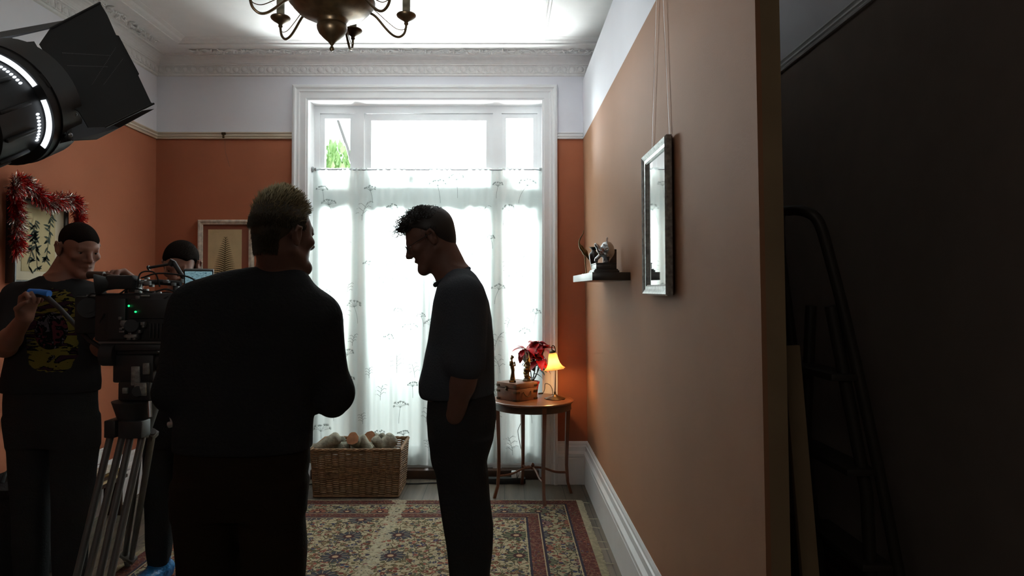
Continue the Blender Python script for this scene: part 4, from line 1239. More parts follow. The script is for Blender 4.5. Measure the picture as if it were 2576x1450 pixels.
glow = emis('lamp_light_leak', (0.86, 0.93, 1.0), 1.3)
def arcs(spans, r0, r1, z, ma, nm):
    b = MB()
    for a0, a1 in spans:
        n_ = 20; vs = []
        for j in range(n_+1):
            a = R(a0+(a1-a0)*j/n_)
            for r, zz in ((r0, z), (r1, z), (r1, z+.002), (r0, z+.002)): vs.append(F @ Vector((r*math.cos(a), r*math.sin(a), zz)))
        b.add(vs, [(j*4+k_, j*4+(k_+1) % 4, (j+1)*4+(k_+1) % 4, (j+1)*4+k_) for j in range(n_) for k_ in range(4)]+[(0, 1, 2, 3), tuple(n_*4+k_ for k_ in (3, 2, 1, 0))])
    return b.build(nm, ma, sl)
arcs([(-105, -44)], .087, .0955, -.052, glow, 'light_gap'); arcs([(-29, 26)], .087, .0955, -.052, glow, 'light_gap')
for i in range(-80, 20, 4):
    a = R(i)
    if -52 < i < -16: continue
    b = MB(); b.ell((.0845*math.cos(a), .0845*math.sin(a), -.066), (.0022, .0022, .0040), F, 6); b.build('vent_slot', glow, sl)
b = MB(); b.lathe([(0, -.028), (.05, -.024), (.073, -.030), (.073, -.034), (0, -.034)], 32, F)
b.build('lens', emis('fresnel_lens_glow', (0.9, 0.95, 1.0), 3.0), sl)
# barn doors: each leaf is folded sheet metal hinged to the ring
def leaf(name, pts, ma, th=.0025, nn=None):
    P_ = [W(x, y, Y) for x, y, Y in pts]
    nrm = nn or (P_[1]-P_[0]).cross(P_[-1]-P_[0]).normalized()
    b = MB(); n_ = len(P_)
    b.add(P_+[p+nrm*th for p in P_], [tuple(range(n_))[::-1], tuple(range(n_, 2*n_))]+[(i, (i+1) % n_, n_+(i+1) % n_, n_+i) for i in range(n_)])
    return b
lf = leaf('barn_door', [(127, 72, 1.262), (252, 7, 1.345), (270, 38, 1.343), (292, 88, 1.338), (299, 90, 1.338), (350, 186, 1.325), (348, 190, 1.325), (380, 258, 1.315), (387, 261, 1.315), (265, 320, 1.228), (223, 321, 1.205), (200, 282, 1.205), (172, 262, 1.195), (118, 160, 1.235), (127, 155, 1.235), (100, 111, 1.245)], M['black'])
lf.tube([W(127, 72, 1.262), W(252, 7, 1.345)], .0022, 6); lf.tube([W(265, 320, 1.228), W(387, 261, 1.315)], .0022, 6)
bd = lf.build('barn_door', M['black'], sl)
sm_ = MB()
for i in range(2):
    for j in range(34):
        f = j/33
        if i == 0: pts = [(158+120*f, 133+7*f), (170+100*f, 165+3*f)]
        else: pts = [(291-70*f, 120+110*f), (308-75*f, 150+100*f)]
        for px, py in pts:
            Y_ = 1.225+0.1*((px-150)/230)
            p = W(px, py, Y_-.004); sm_.ell((p.x, p.y, p.z), (.0007, .0007, .0007), None, 4)
sm_.build('pressed_dots', M['greymetal'], bd)
M['leafgrey'] = mat('lit_grey_sheet_metal', srgb(98, 98, 102), 0.5, 0.5)  # lighter than the black door: light on these leaves put into the grey
lb = leaf('barn_door', [(176, 300, 1.215), (200, 283, 1.24), (240, 296, 1.27), (388, 274, 1.36), (300, 322, 1.31), (245, 350, 1.26), (185, 353, 1.20), (165, 345, 1.19)], M['leafgrey'])
lb.build('barn_door', M['leafgrey'], sl)
lb = leaf('barn_door', [(-60, 96, 1.24), (0, 80, 1.27), (145, 54, 1.33), (168, 50, 1.345), (132, 68, 1.30), (80, 80, 1.27), (0, 95, 1.24), (-60, 112, 1.22)], M['leafgrey'])
lb.build('barn_door', M['leafgrey'], sl)
lb = leaf('barn_door', [(36, 108, 1.24), (86, 104, 1.25), (118, 158, 1.23), (100, 160, 1.21), (55, 135, 1.205), (36, 122, 1.21)], M['leafgrey'])
lb.build('hinge_plate', M['leafgrey'], sl)
for px, py, Y_ in ((36, 110, 1.235), (94, 128, 1.235), (112, 158, 1.228), (176, 340, 1.20), (188, 288, 1.215)):
    b = MB(); p = W(px, py, Y_-.006); b.ell(tuple(p), (.0045, .0045, .0045), None, 8); b.build('screw', M['steel'], sl)
b = MB(); b.tube([W(24, 100, 1.22), W(36, 118, 1.22)], .006, 6); b.build('hinge', M['black'], sl)
b = MB(); b.tube([W(118, 362, 1.19), W(150, 352, 1.20), W(176, 346, 1.205)], .006, 6); b.bbox(tuple(W(120, 352, 1.195)), (.03, .02, .018), bev=.004)
b.build('hinge', M['black'], sl)
# yoke and stand
b = MB()
sd = F.to_3x3() @ Vector((1, 0, 0)); up_ = F.to_3x3() @ Vector((0, 1, 0))
p1 = LC-AX*.12+up_*.10; p2 = LC-AX*.12-up_*.10; px_ = Vector((-1.20, 1.0, 1.52))
b.tube(bez([p1, p1+up_*.03-sd*.04, LC-AX*.14-sd*.16, p2-up_*.03-sd*.06, p2], 6), .008, 6)
b.tube([LC-AX*.14-sd*.16, px_], .011, 8)
b.build('yoke', M['black'], sl)
b = MB(); b.tube([px_, (-1.20, 1.0, .35)], [.012, .018], 10); b.build('stand_pole', M['steel'], sl)
for i in range(3):
    a = R(100+120*i); b = MB(); b.tube([(-1.20, 1.0, .62), (-1.20+.42*math.cos(a), 1.0+.42*math.sin(a), .012)], .010, 8); b.build('leg', M['steel'], sl)
sp = bpy.data.lights.new('film_light_beam', 'SPOT'); sp.energy = 95; sp.spot_size = R(64); sp.spot_blend = 0.9; sp.shadow_soft_size = .05; sp.color = (0.86, 0.93, 1.0)
so = bpy.data.objects.new('film_light_beam', sp); so.location = LC+AX*.05
so.rotation_euler = (Vector((-.25, 3.9, 3.15))-so.location).to_track_quat('-Z', 'Y').to_euler(); C.objects.link(so)
so.parent = sl; so.location = so.location-Vector(sl.location)

# ================================================================== oval side table
TC = Vector((.197, 4.80, 0)); TZ = .660
tb = thing('side_table', TC, 'round polished wood side table on four slender legs beside the window', 'table')
b = MB(); b.lathe([(0, TZ-.018), (.270, TZ-.018), (.280, TZ-.014), (.285, TZ-.008), (.284, TZ-.003), (.278, TZ), (.262, TZ), (.260, TZ-.0006), (.256, TZ-.0006), (.254, TZ), (0, TZ)], 64, Matrix.Translation(TC)); b.build('tabletop', M['wood'], tb)
b = MB(); b.lathe([(.262, TZ-.062), (.268, TZ-.060), (.266, TZ-.050), (.266, TZ-.018), (.245, TZ-.018), (.245, TZ-.062), (.262, TZ-.062)], 64, Matrix.Translation(TC)); b.build('apron', M['darkwood'], tb)
feet = [W(1240, 1251, 4.73), W(1371, 1273, 4.533), W(1312, 1216, 5.07), W(1437, 1240, 4.845)]
mids = []
for f in feet:
    d = Vector((f.x-TC.x, f.y-TC.y, 0)); d.normalize()
    s_ = Vector((-d.y, d.x, 0)); b = MB()
    path = [(TC+d*.254, TZ-.02, .015), (TC+d*.252, TZ-.07, .0145), (TC+d*.244, .40, .012), (TC+d*.240, .20, .010), (TC+d*.248, .08, .009), (TC+d*.272, .0, .010)]
    vs = []
    for p, z, r in path:
        for u, v_ in ((1, 1), (-1, 1), (-1, -1), (1, -1)): vs.append(Vector((p.x, p.y, z))+d*r*u+s_*r*v_)
    n_ = len(path)
    b.add(vs, [(j*4+k_, j*4+(k_+1) % 4, (j+1)*4+(k_+1) % 4, (j+1)*4+k_) for j in range(n_-1) for k_ in range(4)]+[(0, 1, 2, 3), tuple((n_-1)*4+k_ for k_ in (3, 2, 1, 0))], 0, True)
    b.build('leg', M['wood'], tb); mids.append(TC+d*.242+Vector((0, 0, .145)))
b = MB()
for m_ in mids:
    c0 = TC+Vector((0, 0, .190)); b.tube(bez([m_, m_.lerp(c0, .35)+Vector((0, 0, -.008)), m_.lerp(c0, .7)+Vector((0, 0, .006)), c0], 5), [.008]*16, 6)
b.lathe([(0, .176), (.014, .178), (.010, .196), (.014, .206), (.008, .218), (0, .222)], 16, Matrix.Translation(TC))
b.build('stretcher', M['wood'], tb)

# wooden box with brass corners
bc = Vector((.089, 4.800, 0)); ang = math.atan2(.134, .146)
BX = Matrix.Translation((.0895, 4.806, TZ)) @ Matrix.Rotation(ang, 4, 'Z')
bx = thing('wooden_box', (.0895, 4.806, TZ), 'small wooden chest with dark metal corner straps on the round table', 'box')
M['boxwood'] = mat('chest_wood', srgb(112, 70, 46), 0.5, var=0.3, vscale=14)
b = MB(); b.bbox((0, 0, .042), (.196, .196, .082), M4=BX, bev=.003); b.build('chest', M['boxwood'], bx)
b = MB(); b.bbox((0, 0, .103), (.200, .200, .036), M4=BX, bev=.004); b.build('lid', M['boxwood'], bx)
for sx in (-1, 1):
    for sy in (-1, 1):
        for z in (.008, .060, .098):
            b = MB(); b.bbox((sx*.084, sy*.0995, z), (.034, .004, .014), M4=BX, bev=.001); b.bbox((sx*.0995, sy*.084, z), (.004, .034, .014), M4=BX, bev=.001); b.build('corner_strap', M['bronze'], bx)
b = MB(); b.bbox((-.1005, .0, .083), (.005, .022, .034), M4=BX, bev=.002); b.ell((-.104, 0, .078), (.005, .007, .007), BX, 8); b.build('latch', M['bronze'], bx)
b = MB(); b.tube([BX @ Vector((.035*math.cos(t), -.1005-.012*abs(math.sin(t)), .062-.034*abs(math.sin(t)))) for t in [math.pi*i/12 for i in range(13)]], .003, 6); b.build('handle', M['bronze'], bx)
BT = TZ+.1215
# carved figurine of a standing woman
def figstand(loc):
    t = thing('figurine', loc, 'slender carved standing figurine on the left of the wooden chest', 'figurine')
    x, y, z = loc; S = SDF((x-.05, y-.05, z-.01), (x+.05, y+.05, z+.21), .0022)
    v = Vector(loc)
    S.cone(v+Vector((0,0,.012)), v+Vector((0,0,.02)), .016, .014, .004)
    S.cone(v+Vector((0,0,.018)), v+Vector((.002,0,.085)), .015, .0115, .01); S.cone(v+Vector((.002,0,.085)), v+Vector((-.002,0,.100)), .010, .012, .01)
    S.cone(v+Vector((-.002,0,.100)), v+Vector((-.004,0,.130)), .011, .014, .008); S.cone(v+Vector((-.004,0,.135)), v+Vector((-.004,0,.15)), .006, .006, .005)
    S.ell(v+Vector((-.006,-.002,.163)), (.009,.010,.012), None, .003); S.ell(v+Vector((.000,.002,.170)), (.010,.010,.010), None, .004); S.ell(v+Vector((-.005,0,.180)), (.006,.006,.006), None, .003)
    S.cone(v+Vector((.013,0,.138)), v+Vector((.018,-.004,.115)), .005, .005, .005); S.cone(v+Vector((.018,-.004,.115)), v+Vector((.004,-.012,.112)), .005, .004, .004)
    S.cone(v+Vector((-.016,0,.138)), v+Vector((-.018,-.006,.115)), .005, .004, .005); S.cone(v+Vector((-.018,-.006,.115)), v+Vector((-.006,-.010,.150)), .004, .004, .004)
    S.wrinkle(.0016, 160, 30, 2)
    S.mesh('statuette', M['bronze2'], t)
    b = MB(); b.bbox((x, y, z+.007), (.045, .038, .014), bev=.002); b.bbox((x-.003, y-.0195, z+.008), (.026, .002, .010), mi=1, bev=.0005); b.build('plinth', [M['bronze'], M['brass']], t)
fz = W(1290, 900, 4.76)
figstand((fz.x-.002, 4.765, BT))
# winged angel figurine
ax_ = W(1326, 900, 4.80).x; ay = 4.83
t = thing('figurine', (ax_, ay, BT), 'winged figurine with a silvery raised wing standing on the right of the wooden chest', 'figurine')
v = Vector((ax_, ay, BT)); S = SDF(v-Vector((.06, .05, .01)), v+Vector((.06, .05, .23)), .0024)
for i in range(26):
    rr = random.Random(i); a = rr.uniform(0, 6.28); z = .02+.085*i/26
    S.ell(v+Vector((.018*math.cos(a)*(1-.2*z/.1), .016*math.sin(a), z)), (.010, .010, .008), None, .003)
S.cone(v+Vector((0,0,.01)), v+Vector((0,0,.10)), .018, .014, .005); S.cone(v+Vector((.004,0,.1)), v+Vector((.004,0,.13)), .012, .013, .006)
S.ell(v+Vector((.006,-.004,.150)), (.010,.011,.013), None, .003)
S.cone(v+Vector((-.01,-.005,.125)), v+Vector((-.022,-.014,.105)), .005, .004, .004); S.cone(v+Vector((.016,-.005,.125)), v+Vector((.022,-.014,.105)), .005, .004, .004)
S.mesh('statuette', M['bronze2'], t)
for sx, tp in ((-1, .208), (1, .195)):
    S = SDF(v-Vector((.06, .05, .0)), v+Vector((.06, .05, .25)), .0024)
    for q in range(6):
        f = q/5; S.cone(v+Vector((sx*.006, .012, .118+.004*q)), v+Vector((sx*(.012+.016*(1-f)), .020, tp-.060*(1-f))), .006, .0035, .002)
    S.mesh('wing', M['silver'], t)
b = MB(); b.lathe([(0, 0), (.030, 0), (.031, .006), (.024, .012), (.020, .020), (0, .02)], 20, Matrix.Translation(v)); b.build('plinth', M['bronze'], t)

# poinsettia
pc = Vector((W(1338, 980, 4.95).x, 4.955, TZ))
t = thing('potted_poinsettia', pc, 'red poinsettia in a small red pot behind the wooden chest on the round table', 'plant')
b = MB(); b.lathe([(0, 0), (.038, 0), (.050, .085), (.056, .088), (.056, .104), (.050, .104), (.047, .09), (0, .088)], 24, Matrix.Translation(pc)); b.build('pot', mat('red_plastic_pot', srgb(150, 30, 28), 0.4), t)
rnd = random.Random(8)
def leafm(b, base, d, L, wd, droop, nn=8):
    d = Vector(d).normalized(); s_ = d.cross(Vector((0, 0, 1)));
    if s_.length < .1: s_ = Vector((1, 0, 0))
    s_.normalize(); u = s_.cross(d).normalized(); vs = []
    for i in range(nn+1):
        f = i/nn; w_ = wd*math.sin(math.pi*min(1, f*.93+.04))**.8*(1-.15*f)*(1+.10*math.sin(f*17)); p = Vector(base)+d*L*f+Vector((0, 0, -1))*droop*L*f*f
        for k_ in (-1, -.5, 0, .5, 1): vs.append(p+s_*w_*k_+u*(abs(k_)*w_*.25))
    b.add(vs, [(i*5+k_, i*5+k_+1, (i+1)*5+k_+1, (i+1)*5+k_) for i in range(nn) for k_ in range(4)], 0, True)
heads = [W(1345, 885, 4.93), W(1322, 880, 4.90), W(1368, 878, 4.95), W(1356, 908, 4.90), W(1350, 864, 4.95)]
b = MB(); g_ = MB(); st = MB()
for hi, hp in enumerate(heads):
    st.tube(bez([pc+Vector((0,0,.09)), pc.lerp(hp, .5)+Vector((.01,0,.03)), hp], 5), .0035, 6)
    for q in range(9):
        a = q*2.4+hi; tilt = rnd.uniform(-.5, .7)
        d = Vector((math.cos(a), math.sin(a)*.8, tilt)); leafm(b, hp, d, rnd.uniform(.070, .105), rnd.uniform(.028, .042), rnd.uniform(.1, .8))
    cen = MB()
    for q in range(5): cen.ell((hp.x+rnd.uniform(-.008, .008), hp.y+rnd.uniform(-.008, .008), hp.z+.006), (.004, .004, .005), None, 6)
    cen.build('flower_centre', M['brass'], t)
for q in range(11):
    a = q*1.9; f = rnd.uniform(.35, .8); hp = heads[q % 5]; base = pc.lerp(hp, f)+Vector((0, 0, .03))
    leafm(g_, base, (math.cos(a), math.sin(a)*.8, .15), rnd.uniform(.06, .09), rnd.uniform(.018, .028), rnd.uniform(.4, .9))
b.build('bracts', M['red'], t); g_.build('leaves', M['leaf'], t); st.build('stems', M['leaf'], t)

# table lamp
lp = Vector((W(1396, 1003, 4.81).x, 4.81, TZ)); ls = W(1387, 905, 4.80)
t = thing('table_lamp', lp, 'lit table lamp with an amber tulip glass shade on the round table', 'lamp')
b = MB(); b.lathe([(0, 0), (.070, 0), (.071, .004), (.060, .008), (.038, .016), (.016, .024), (.008, .034), (.006, .05), (0, .05)], 40, Matrix.Translation(lp), wob=lambda a, z: 1+.05*math.sin(a*9) if z < .02 else 1); b.build('base', M['bronze'], t)
top = W(1391, 870, 4.80); nk = W(1389, 884, 4.80)
b = MB(); b.tube(bez([lp+Vector((0,0,.03)), W(1397, 960, 4.81), W(1397, 895, 4.81), W(1396, 876, 4.805), top, W(1388, 874, 4.80), nk], 6), .0035, 8); b.build('stem', M['bronze'], t)
b = MB(); Mx = Matrix.Translation(nk) @ Matrix.Rotation(R(-8), 4, 'Y')
b.lathe([(0, .010), (.010, .008), (.021, -.002), (.023, -.014), (.0, -.014)], 24, Mx); b.build('shade_cap', M['bronze'], t)
sh = NT('amber_frosted_glass')
zc_ = n_ = None
sh.b.inputs['Base Color'].default_value = (*srgb(255, 208, 140), 1); sh.b.inputs['Roughness'].default_value = 0.5
mo = sh.nt.nodes['Material Output']; tl = sh.nt.nodes.new('ShaderNodeBsdfTranslucent'); tl.inputs[0].default_value = (1.0, 0.80, 0.50, 1)
mxs = sh.nt.nodes.new('ShaderNodeMixShader'); mxs.inputs[0].default_value = 0.75
sh.nt.links.new(sh.b.outputs[0], mxs.inputs[1]); sh.nt.links.new(tl.outputs[0], mxs.inputs[2]); sh.nt.links.new(mxs.outputs[0], mo.inputs[0])
b = MB(); prof = [(.020, -.008), (.027, -.018), (.032, -.038), (.036, -.062), (.042, -.086), (.054, -.108), (.070, -.124), (.0715, -.1255), (.0685, -.1245), (.052, -.107), (.040, -.085), (.034, -.062), (.030, -.038), (.025, -.018), (.018, -.009)]
b.lathe(prof, 48, Mx, wob=lambda a, z: 1+(.09*math.sin(a*6)*min(1, max(0, (-z-.07)/.055))))
b.build('lamp_shade', sh.m, t)
bp = Mx @ Vector((0, 0, -.070)); b = MB(); b.ell((0, 0, -.070), (.017, .017, .024), Mx, 16); b.build('bulb', emis('warm_bulb', (1.0, 0.72, 0.36), 22.0), t)
pl = bpy.data.lights.new('table_lamp_light', 'POINT'); pl.energy = 2.6; pl.color = (1.0, 0.58, 0.24); pl.shadow_soft_size = .02
po = bpy.data.objects.new('table_lamp_light', pl); po.location = (Mx @ Vector((0, 0, -.105)))-lp; po.parent = t; C.objects.link(po)
# cord and plugs
b = MB(); b.tube(bez([lp+Vector((-.02,.01,.006)), W(1390, 985, 4.83), W(1384, 970, 4.84), W(1372, 966, 4.86), W(1370, 980, 4.9), W(1366, 990, 4.92)], 6), .0022, 6)
b.tube([W(1366, 990, 4.92), W(1354, 991, 4.92)], .006, 8)
tag(b.build('lamp_cord', M['rubber'], loc=tuple(lp+Vector((0,0,0)))), 'thin looping cord with an inline switch beside the table lamp', 'cord')
b = MB(); b.tube(bez([W(1320, 1045, 5.04), W(1306, 1075, 5.08), W(1303, 1090, 5.09), W(1311, 1130, 5.09), W(1318, 1150, 5.09), W(1308, 1185, 5.07), (W(1300, 1195, 5.06).x, 5.06, .03)], 6), .0022, 6)
tag(b.build('hanging_cord', M['rubber']), 'thin dark cord hanging under the round table to the floor', 'cord')
b = MB(); b.bbox((W(1270, 1200, 5.10).x, 5.09, .022), (.30, .052, .040), bev=.006); sg_ = b.build('power_strip', M['rubber']); tag(sg_, 'black power strip on the floorboards under the window', 'power strip')
for i, px in enumerate((1293, 1308)):
    b = MB(); c0 = (W(px, 1190, 5.085).x, 5.085, .067); b.bbox(c0, (.038, .042, .048), bev=.006); tag(b.build('plug', M['white']), ('white plug in the floor power strip, left one' if i == 0 else 'white plug in the floor power strip, right one by the table leg'), 'plug', 'plugs in the power strip')
b = MB(); b.tube(bez([(W(735, 1205, 5.05).x, 5.0, .007), (W(880, 1205, 5.05).x, 5.10, .007), (W(1030, 1203, 5.1).x, 5.06, .006), (W(1100, 1200, 5.1).x, 5.08, .006), (W(1230, 1200, 5.1).x, 5.08, .008)], 8), .005, 6)
tag(b.build('floor_cable', M['rubber']), 'black cable lying along the floor below the window', 'cable')
b = MB(); b.bbox((W(758, 1195, 5.02).x, 5.01, .035), (.06, .05, .07), bev=.008); tag(b.build('power_adapter', M['silver']), 'grey power adapter on the floor left of the wicker basket', 'adapter')

# ================================================================== wicker basket with logs
B0, B1 = W(784, 1245, 4.76), W(1004, 1247, 4.76)
bx0, bx1, by0, by1, bh = B0.x+.02, B1.x-.005, 4.74, 5.10, .325
EM = [M['bark'], M['bark']]
bk = thing('wicker_basket', ((bx0+bx1)/2, (by0+by1)/2, 0), 'rectangular wicker basket filled with firewood under the window', 'basket')
b = MB(); flare = .018
def per(z, off=0.0):
    f = flare*z/bh+off; return [(bx0-f, by0-f), (bx1+f, by0-f), (bx1+f, by1+f), (bx0-f, by1+f)]
stk = []
def sidept(s_, z, off):
    P_ = per(z, 0); k_ = int(s_) % 4; f = s_-int(s_); a, c_ = P_[k_], P_[(k_+1) % 4]
    dx, dy = c_[0]-a[0], c_[1]-a[1]; l = math.hypot(dx, dy); return Vector((a[0]+dx*f+dy/l*off, a[1]+dy*f-dx/l*off, z))
stakes = []
for k_, n_ in enumerate((13, 8, 13, 8)):
    for i in range(n_): stakes.append((k_+i/n_, 1.0/n_))
NR = 40
for r_ in range(NR):
    z = .020+(bh-.03)*r_/(NR-1)
    if r_ in (1, 22, 23): amp = .001
    else: amp = .0065
    ph = (r_//1) % 2; pts = []
    for si, (s0, ds) in enumerate(stakes):
        for q in range(5):
            f = q/5; off = amp*math.sin(math.pi*f)*(1 if (si+ph) % 2 else -1); pts.append(sidept(s0+ds*f, z+random.uniform(-.0006, .0006), off))
    b.tube(pts, .0036, 5, closed=True)
b.build('woven_sides', M['wicker'], bk)
b = MB()
for s0, ds in stakes: b.tube([sidept(s0, .004, 0), sidept(s0, bh, 0)], .0042, 6)
b.build('stakes', M['wicker'], bk)
b = MB()
for kk in range(3):
    pts = []
    P_ = [sidept(i*4/240, bh+.002, 0) for i in range(240)]
    for i, p in enumerate(P_):
        a = i*.55+kk*2.1; k4 = int(i*4/240) % 4; o_ = ((0,-1),(1,0),(0,1),(-1,0))[k4]
        pts.append(p+Vector((o_[0]*.006*math.cos(a), o_[1]*.006*math.cos(a), .006*math.sin(a))))
    b.tube(pts, .0055, 6, closed=True)
b.tube([sidept(i*4/120, .010, .003) for i in range(120)], .007, 6, closed=True)
b.build('rim', M['wicker'], bk)
b = MB(); b.box((bx0+.004, by0+.004, .004), (bx1-.004, by1-.004, .016)); b.build('bottom', M['wicker'], bk)
def log(p0, p1, r, lab, seed, cut=False):
    rr = random.Random(seed); b = MB(); p0 = Vector(p0); p1 = Vector(p1); Mx = frame_from(p1-p0); Mx.translation = p0; L = (p1-p0).length
    wob = lambda a, z: 1+.06*math.sin(a*3+seed)+.03*math.sin(a*7+z*30)
    b.lathe([(r, 0), (r*1.01, L*.3), (r*.98, L*.6), (r, L-.003), (r*.97, L)], 20, Mx, 0, wob)
    b.lathe([(r*.97, L), (r*.86, L+r*.22), (r*.6, L+r*.40), (.0001, L+r*.48)] if not cut else [(r*.97, L), (r*.5, L+.0008), (.0001, L+.001)], 20, Mx, 1, wob); b.lathe([(.0001, 0), (r, 0)], 20, Mx, 1, wob)
    o = b.build('firewood_log', [M['bark'], M['logend'] if cut else M['bark']], loc=tuple(p0)); tag(o, lab, 'log', 'logs in the wicker basket')
def lg(px, py, Y, dx, dy, dz, L, r, lab, sd):
    top = W(px, py-9, Y); r *= 1.12; d = Vector((dx, dy, dz*.65)).normalized(); log(top-d*L, top, r, lab, sd, sd in (3, 5, 9))
lg(848, 1110, 4.84, .45, .10, .45, .24, .040, 'thick pale barked log at the left end of the wicker basket', 1)
lg(864, 1115, 4.93, .8, -.1, .35, .20, .022, 'thin pale split log behind the leftmost thick log in the basket', 2)
lg(887, 1113, 4.82, -.10, -.55, .40, .20, .040, 'log showing a round reddish sawn end, left of centre in the basket', 3)
lg(908, 1112, 4.88, -.30, -.05, .75, .22, .034, 'grey-green barked log leaning left at the centre of the basket', 4)
lg(930, 1108, 5.02, -.05, -.60, .30, .18, .036, 'log with an orange sawn end behind the centre of the basket', 5)
lg(944, 1115, 4.82, -.25, -.25, .70, .20, .030, 'dark log with a slanted brown end right of centre in the basket', 6)
lg(958, 1105, 5.02, -.3, -.1, .6, .20, .022, 'thin dark branch poking up behind the right logs of the basket', 7)
lg(986, 1112, 4.89, .30, .10, .45, .24, .046, 'thickest dark barked log at the right end of the basket', 8)
lg(880, 1135, 4.88, .9, .1, .05, .30, .035, 'reddish log lying low under the round-ended log in the basket', 9)
lg(985, 1136, 4.93, .9, -.1, .06, .32, .036, 'mossy log lying low beneath the right logs in the basket', 10)

# ================================================================== shelf and its things on the partition
SX0 = .416; sxw = xw(1.48)
M['white2'] = mat('white_shelf_edge', srgb(240, 240, 238), 0.35)
sh_ = thing('wall_shelf', (sxw, 3.7, 1.462), 'black floating shelf on the terracotta partition, carrying ornaments', 'shelf')
b = MB(); b.bbox(((SX0+sxw)/2, 3.71, 1.481), (sxw-SX0, .90, .038), bev=.001); b.build('board', M['blackwood'], sh_)
ST = 1.5005
# heron
h0 = Vector((W(1473, 690, 3.90).x, 3.90, ST)); t = thing('heron_figurine', h0, 'slim bronze heron figurine with its neck raised at the far end of the shelf', 'figurine')
def hp(px, py): return W(px, py, 3.90)
S = SDF(hp(1450, 690)-Vector((.02, .05, .01)), hp(1492, 570)+Vector((.02, .05, .01)), .0022)
nk_ = bez([hp(1468, 580), hp(1467, 588), hp(1460, 600), hp(1457, 612), hp(1462, 626)], 5)
for i in range(len(nk_)-1): f = i/len(nk_); S.cone(nk_[i], nk_[i+1], .0024+.005*f*f, .0024+.005*f*f, .002)
S.cone(hp(1462, 622), hp(1472, 636), .010, .015, .01); S.cone(hp(1472, 636), hp(1484, 655), .014, .004, .006)
S.mesh('heron_body', M['bronze2'], t)
b = MB(); b.tube([hp(1470, 638), hp(1472, 660), hp(1475, 690)], .0026, 8); b.tube([hp(1473, 638)+Vector((0,.02,0)), hp(1474, 662)+Vector((0,.02,0)), hp(1476, 690)+Vector((0,.02,0))], .0026, 8)
b.lathe([(0, -.004), (.022, -.004), (.020, .004), (0, .006)], 20, Matrix.Translation(h0+Vector((.003, .01, .004)))); b.build('legs', M['bronze2'], t)
# vase
v0 = Vector((W(1494, 690, 3.66).x, 3.66, ST)); b = MB()
b.lathe([(0, 0), (.012, 0), (.012, .006), (.010, .012), (.020, .06), (.026, .095), (.024, .108), (.014, .118), (.011, .126), (.018, .136), (.026, .142), (.024, .1425), (.009, .128), (0, .12)], 28, Matrix.Translation(v0))
tag(b.build('vase', M['blackwood'], loc=tuple(v0)), 'small dark flared vase between the heron and the silver sculpture on the shelf', 'vase')
# stepped black plinth and silver sculpture
s0 = Vector((.490, 3.40, ST)); b = MB()
for w_, d_, z0, z1 in ((.122, .20, 0, .010), (.112, .19, .010, .016), (.096, .17, .016, .040), (.100, .174, .040, .046)): b.bbox((s0.x, s0.y, s0.z+(z0+z1)/2), (w_, d_, z1-z0), bev=.002)
tag(b.build('display_plinth', M['blackwood'], loc=tuple(s0)), 'black stepped plinth at the near end of the shelf', 'plinth')
q0 = s0+Vector((.004, -.01, .0465)); t = thing('silver_sculpture', q0, 'shiny silver fish-shaped sculpture on the black plinth', 'sculpture')
M['chrome'] = mat('polished_silver', (.62, .65, .68), 0.18, 1.0, bump=0.3, bscale=50)
S = SDF(q0-Vector((.09, .06, .01)), q0+Vector((.06, .06, .14)), .0022)
S.ell(q0+Vector((.012, 0, .062)), (.036, .030, .046), None, .01); S.cone(q0+Vector((.012, 0, .012)), q0+Vector((.012, 0, .03)), .012, .018, .01)
S.cone(q0+Vector((-.012, 0, .050)), q0+Vector((-.044, 0, .092)), .009, .008, .008); S.cone(q0+Vector((-.012, 0, .050)), q0+Vector((-.040, 0, .022)), .009, .008, .008); S.cone(q0+Vector((-.035, 0, .082)), q0+Vector((-.030, 0, .060)), .008, .008, .01)
S.cone(q0+Vector((-.02, 0, .046)), q0+Vector((-.046, 0, .012)), .008, .005, .008); S.cone(q0+Vector((.0, 0, .03)), q0+Vector((-.004, 0, .004)), .008, .006, .006)
S.wrinkle(.0012, 120, 90, 3); S.mesh('fish_body', M['chrome'], t)
b = MB(); b.tube([q0+Vector((.010, 0, .10)), q0+Vector((.013, 0, .127))], [.0045, .004], 8); b.build('stem', M['chrome'], t)
b = MB(); b.lathe([(.003, 0), (.006, .001), (.0075, .003), (.006, .004), (0, .003)], 16, Matrix.Translation(q0+Vector((.004, -.030, .068))) @ frame_from((0, -1, 0))); b.build('eye', M['chrome'], t)
b = MB(); Mx = Matrix.Translation((.572, 3.50, ST+.055)) @ Matrix.Rotation(R(4), 4, 'Y'); b.bbox((0, 0, 0), (.012, .09, .11), M4=Mx, bev=.002)
b2 = Matrix.Translation((.535, 3.52, ST)); 
b = MB(); b.bbox((.545, 3.535, ST+.062), (.060, .010, .124), bev=.002); tag(b.build('small_panel', M['darkwood'], loc=(.545, 3.535, ST)), 'small upright brown wooden panel standing behind the silver sculpture', 'panel')

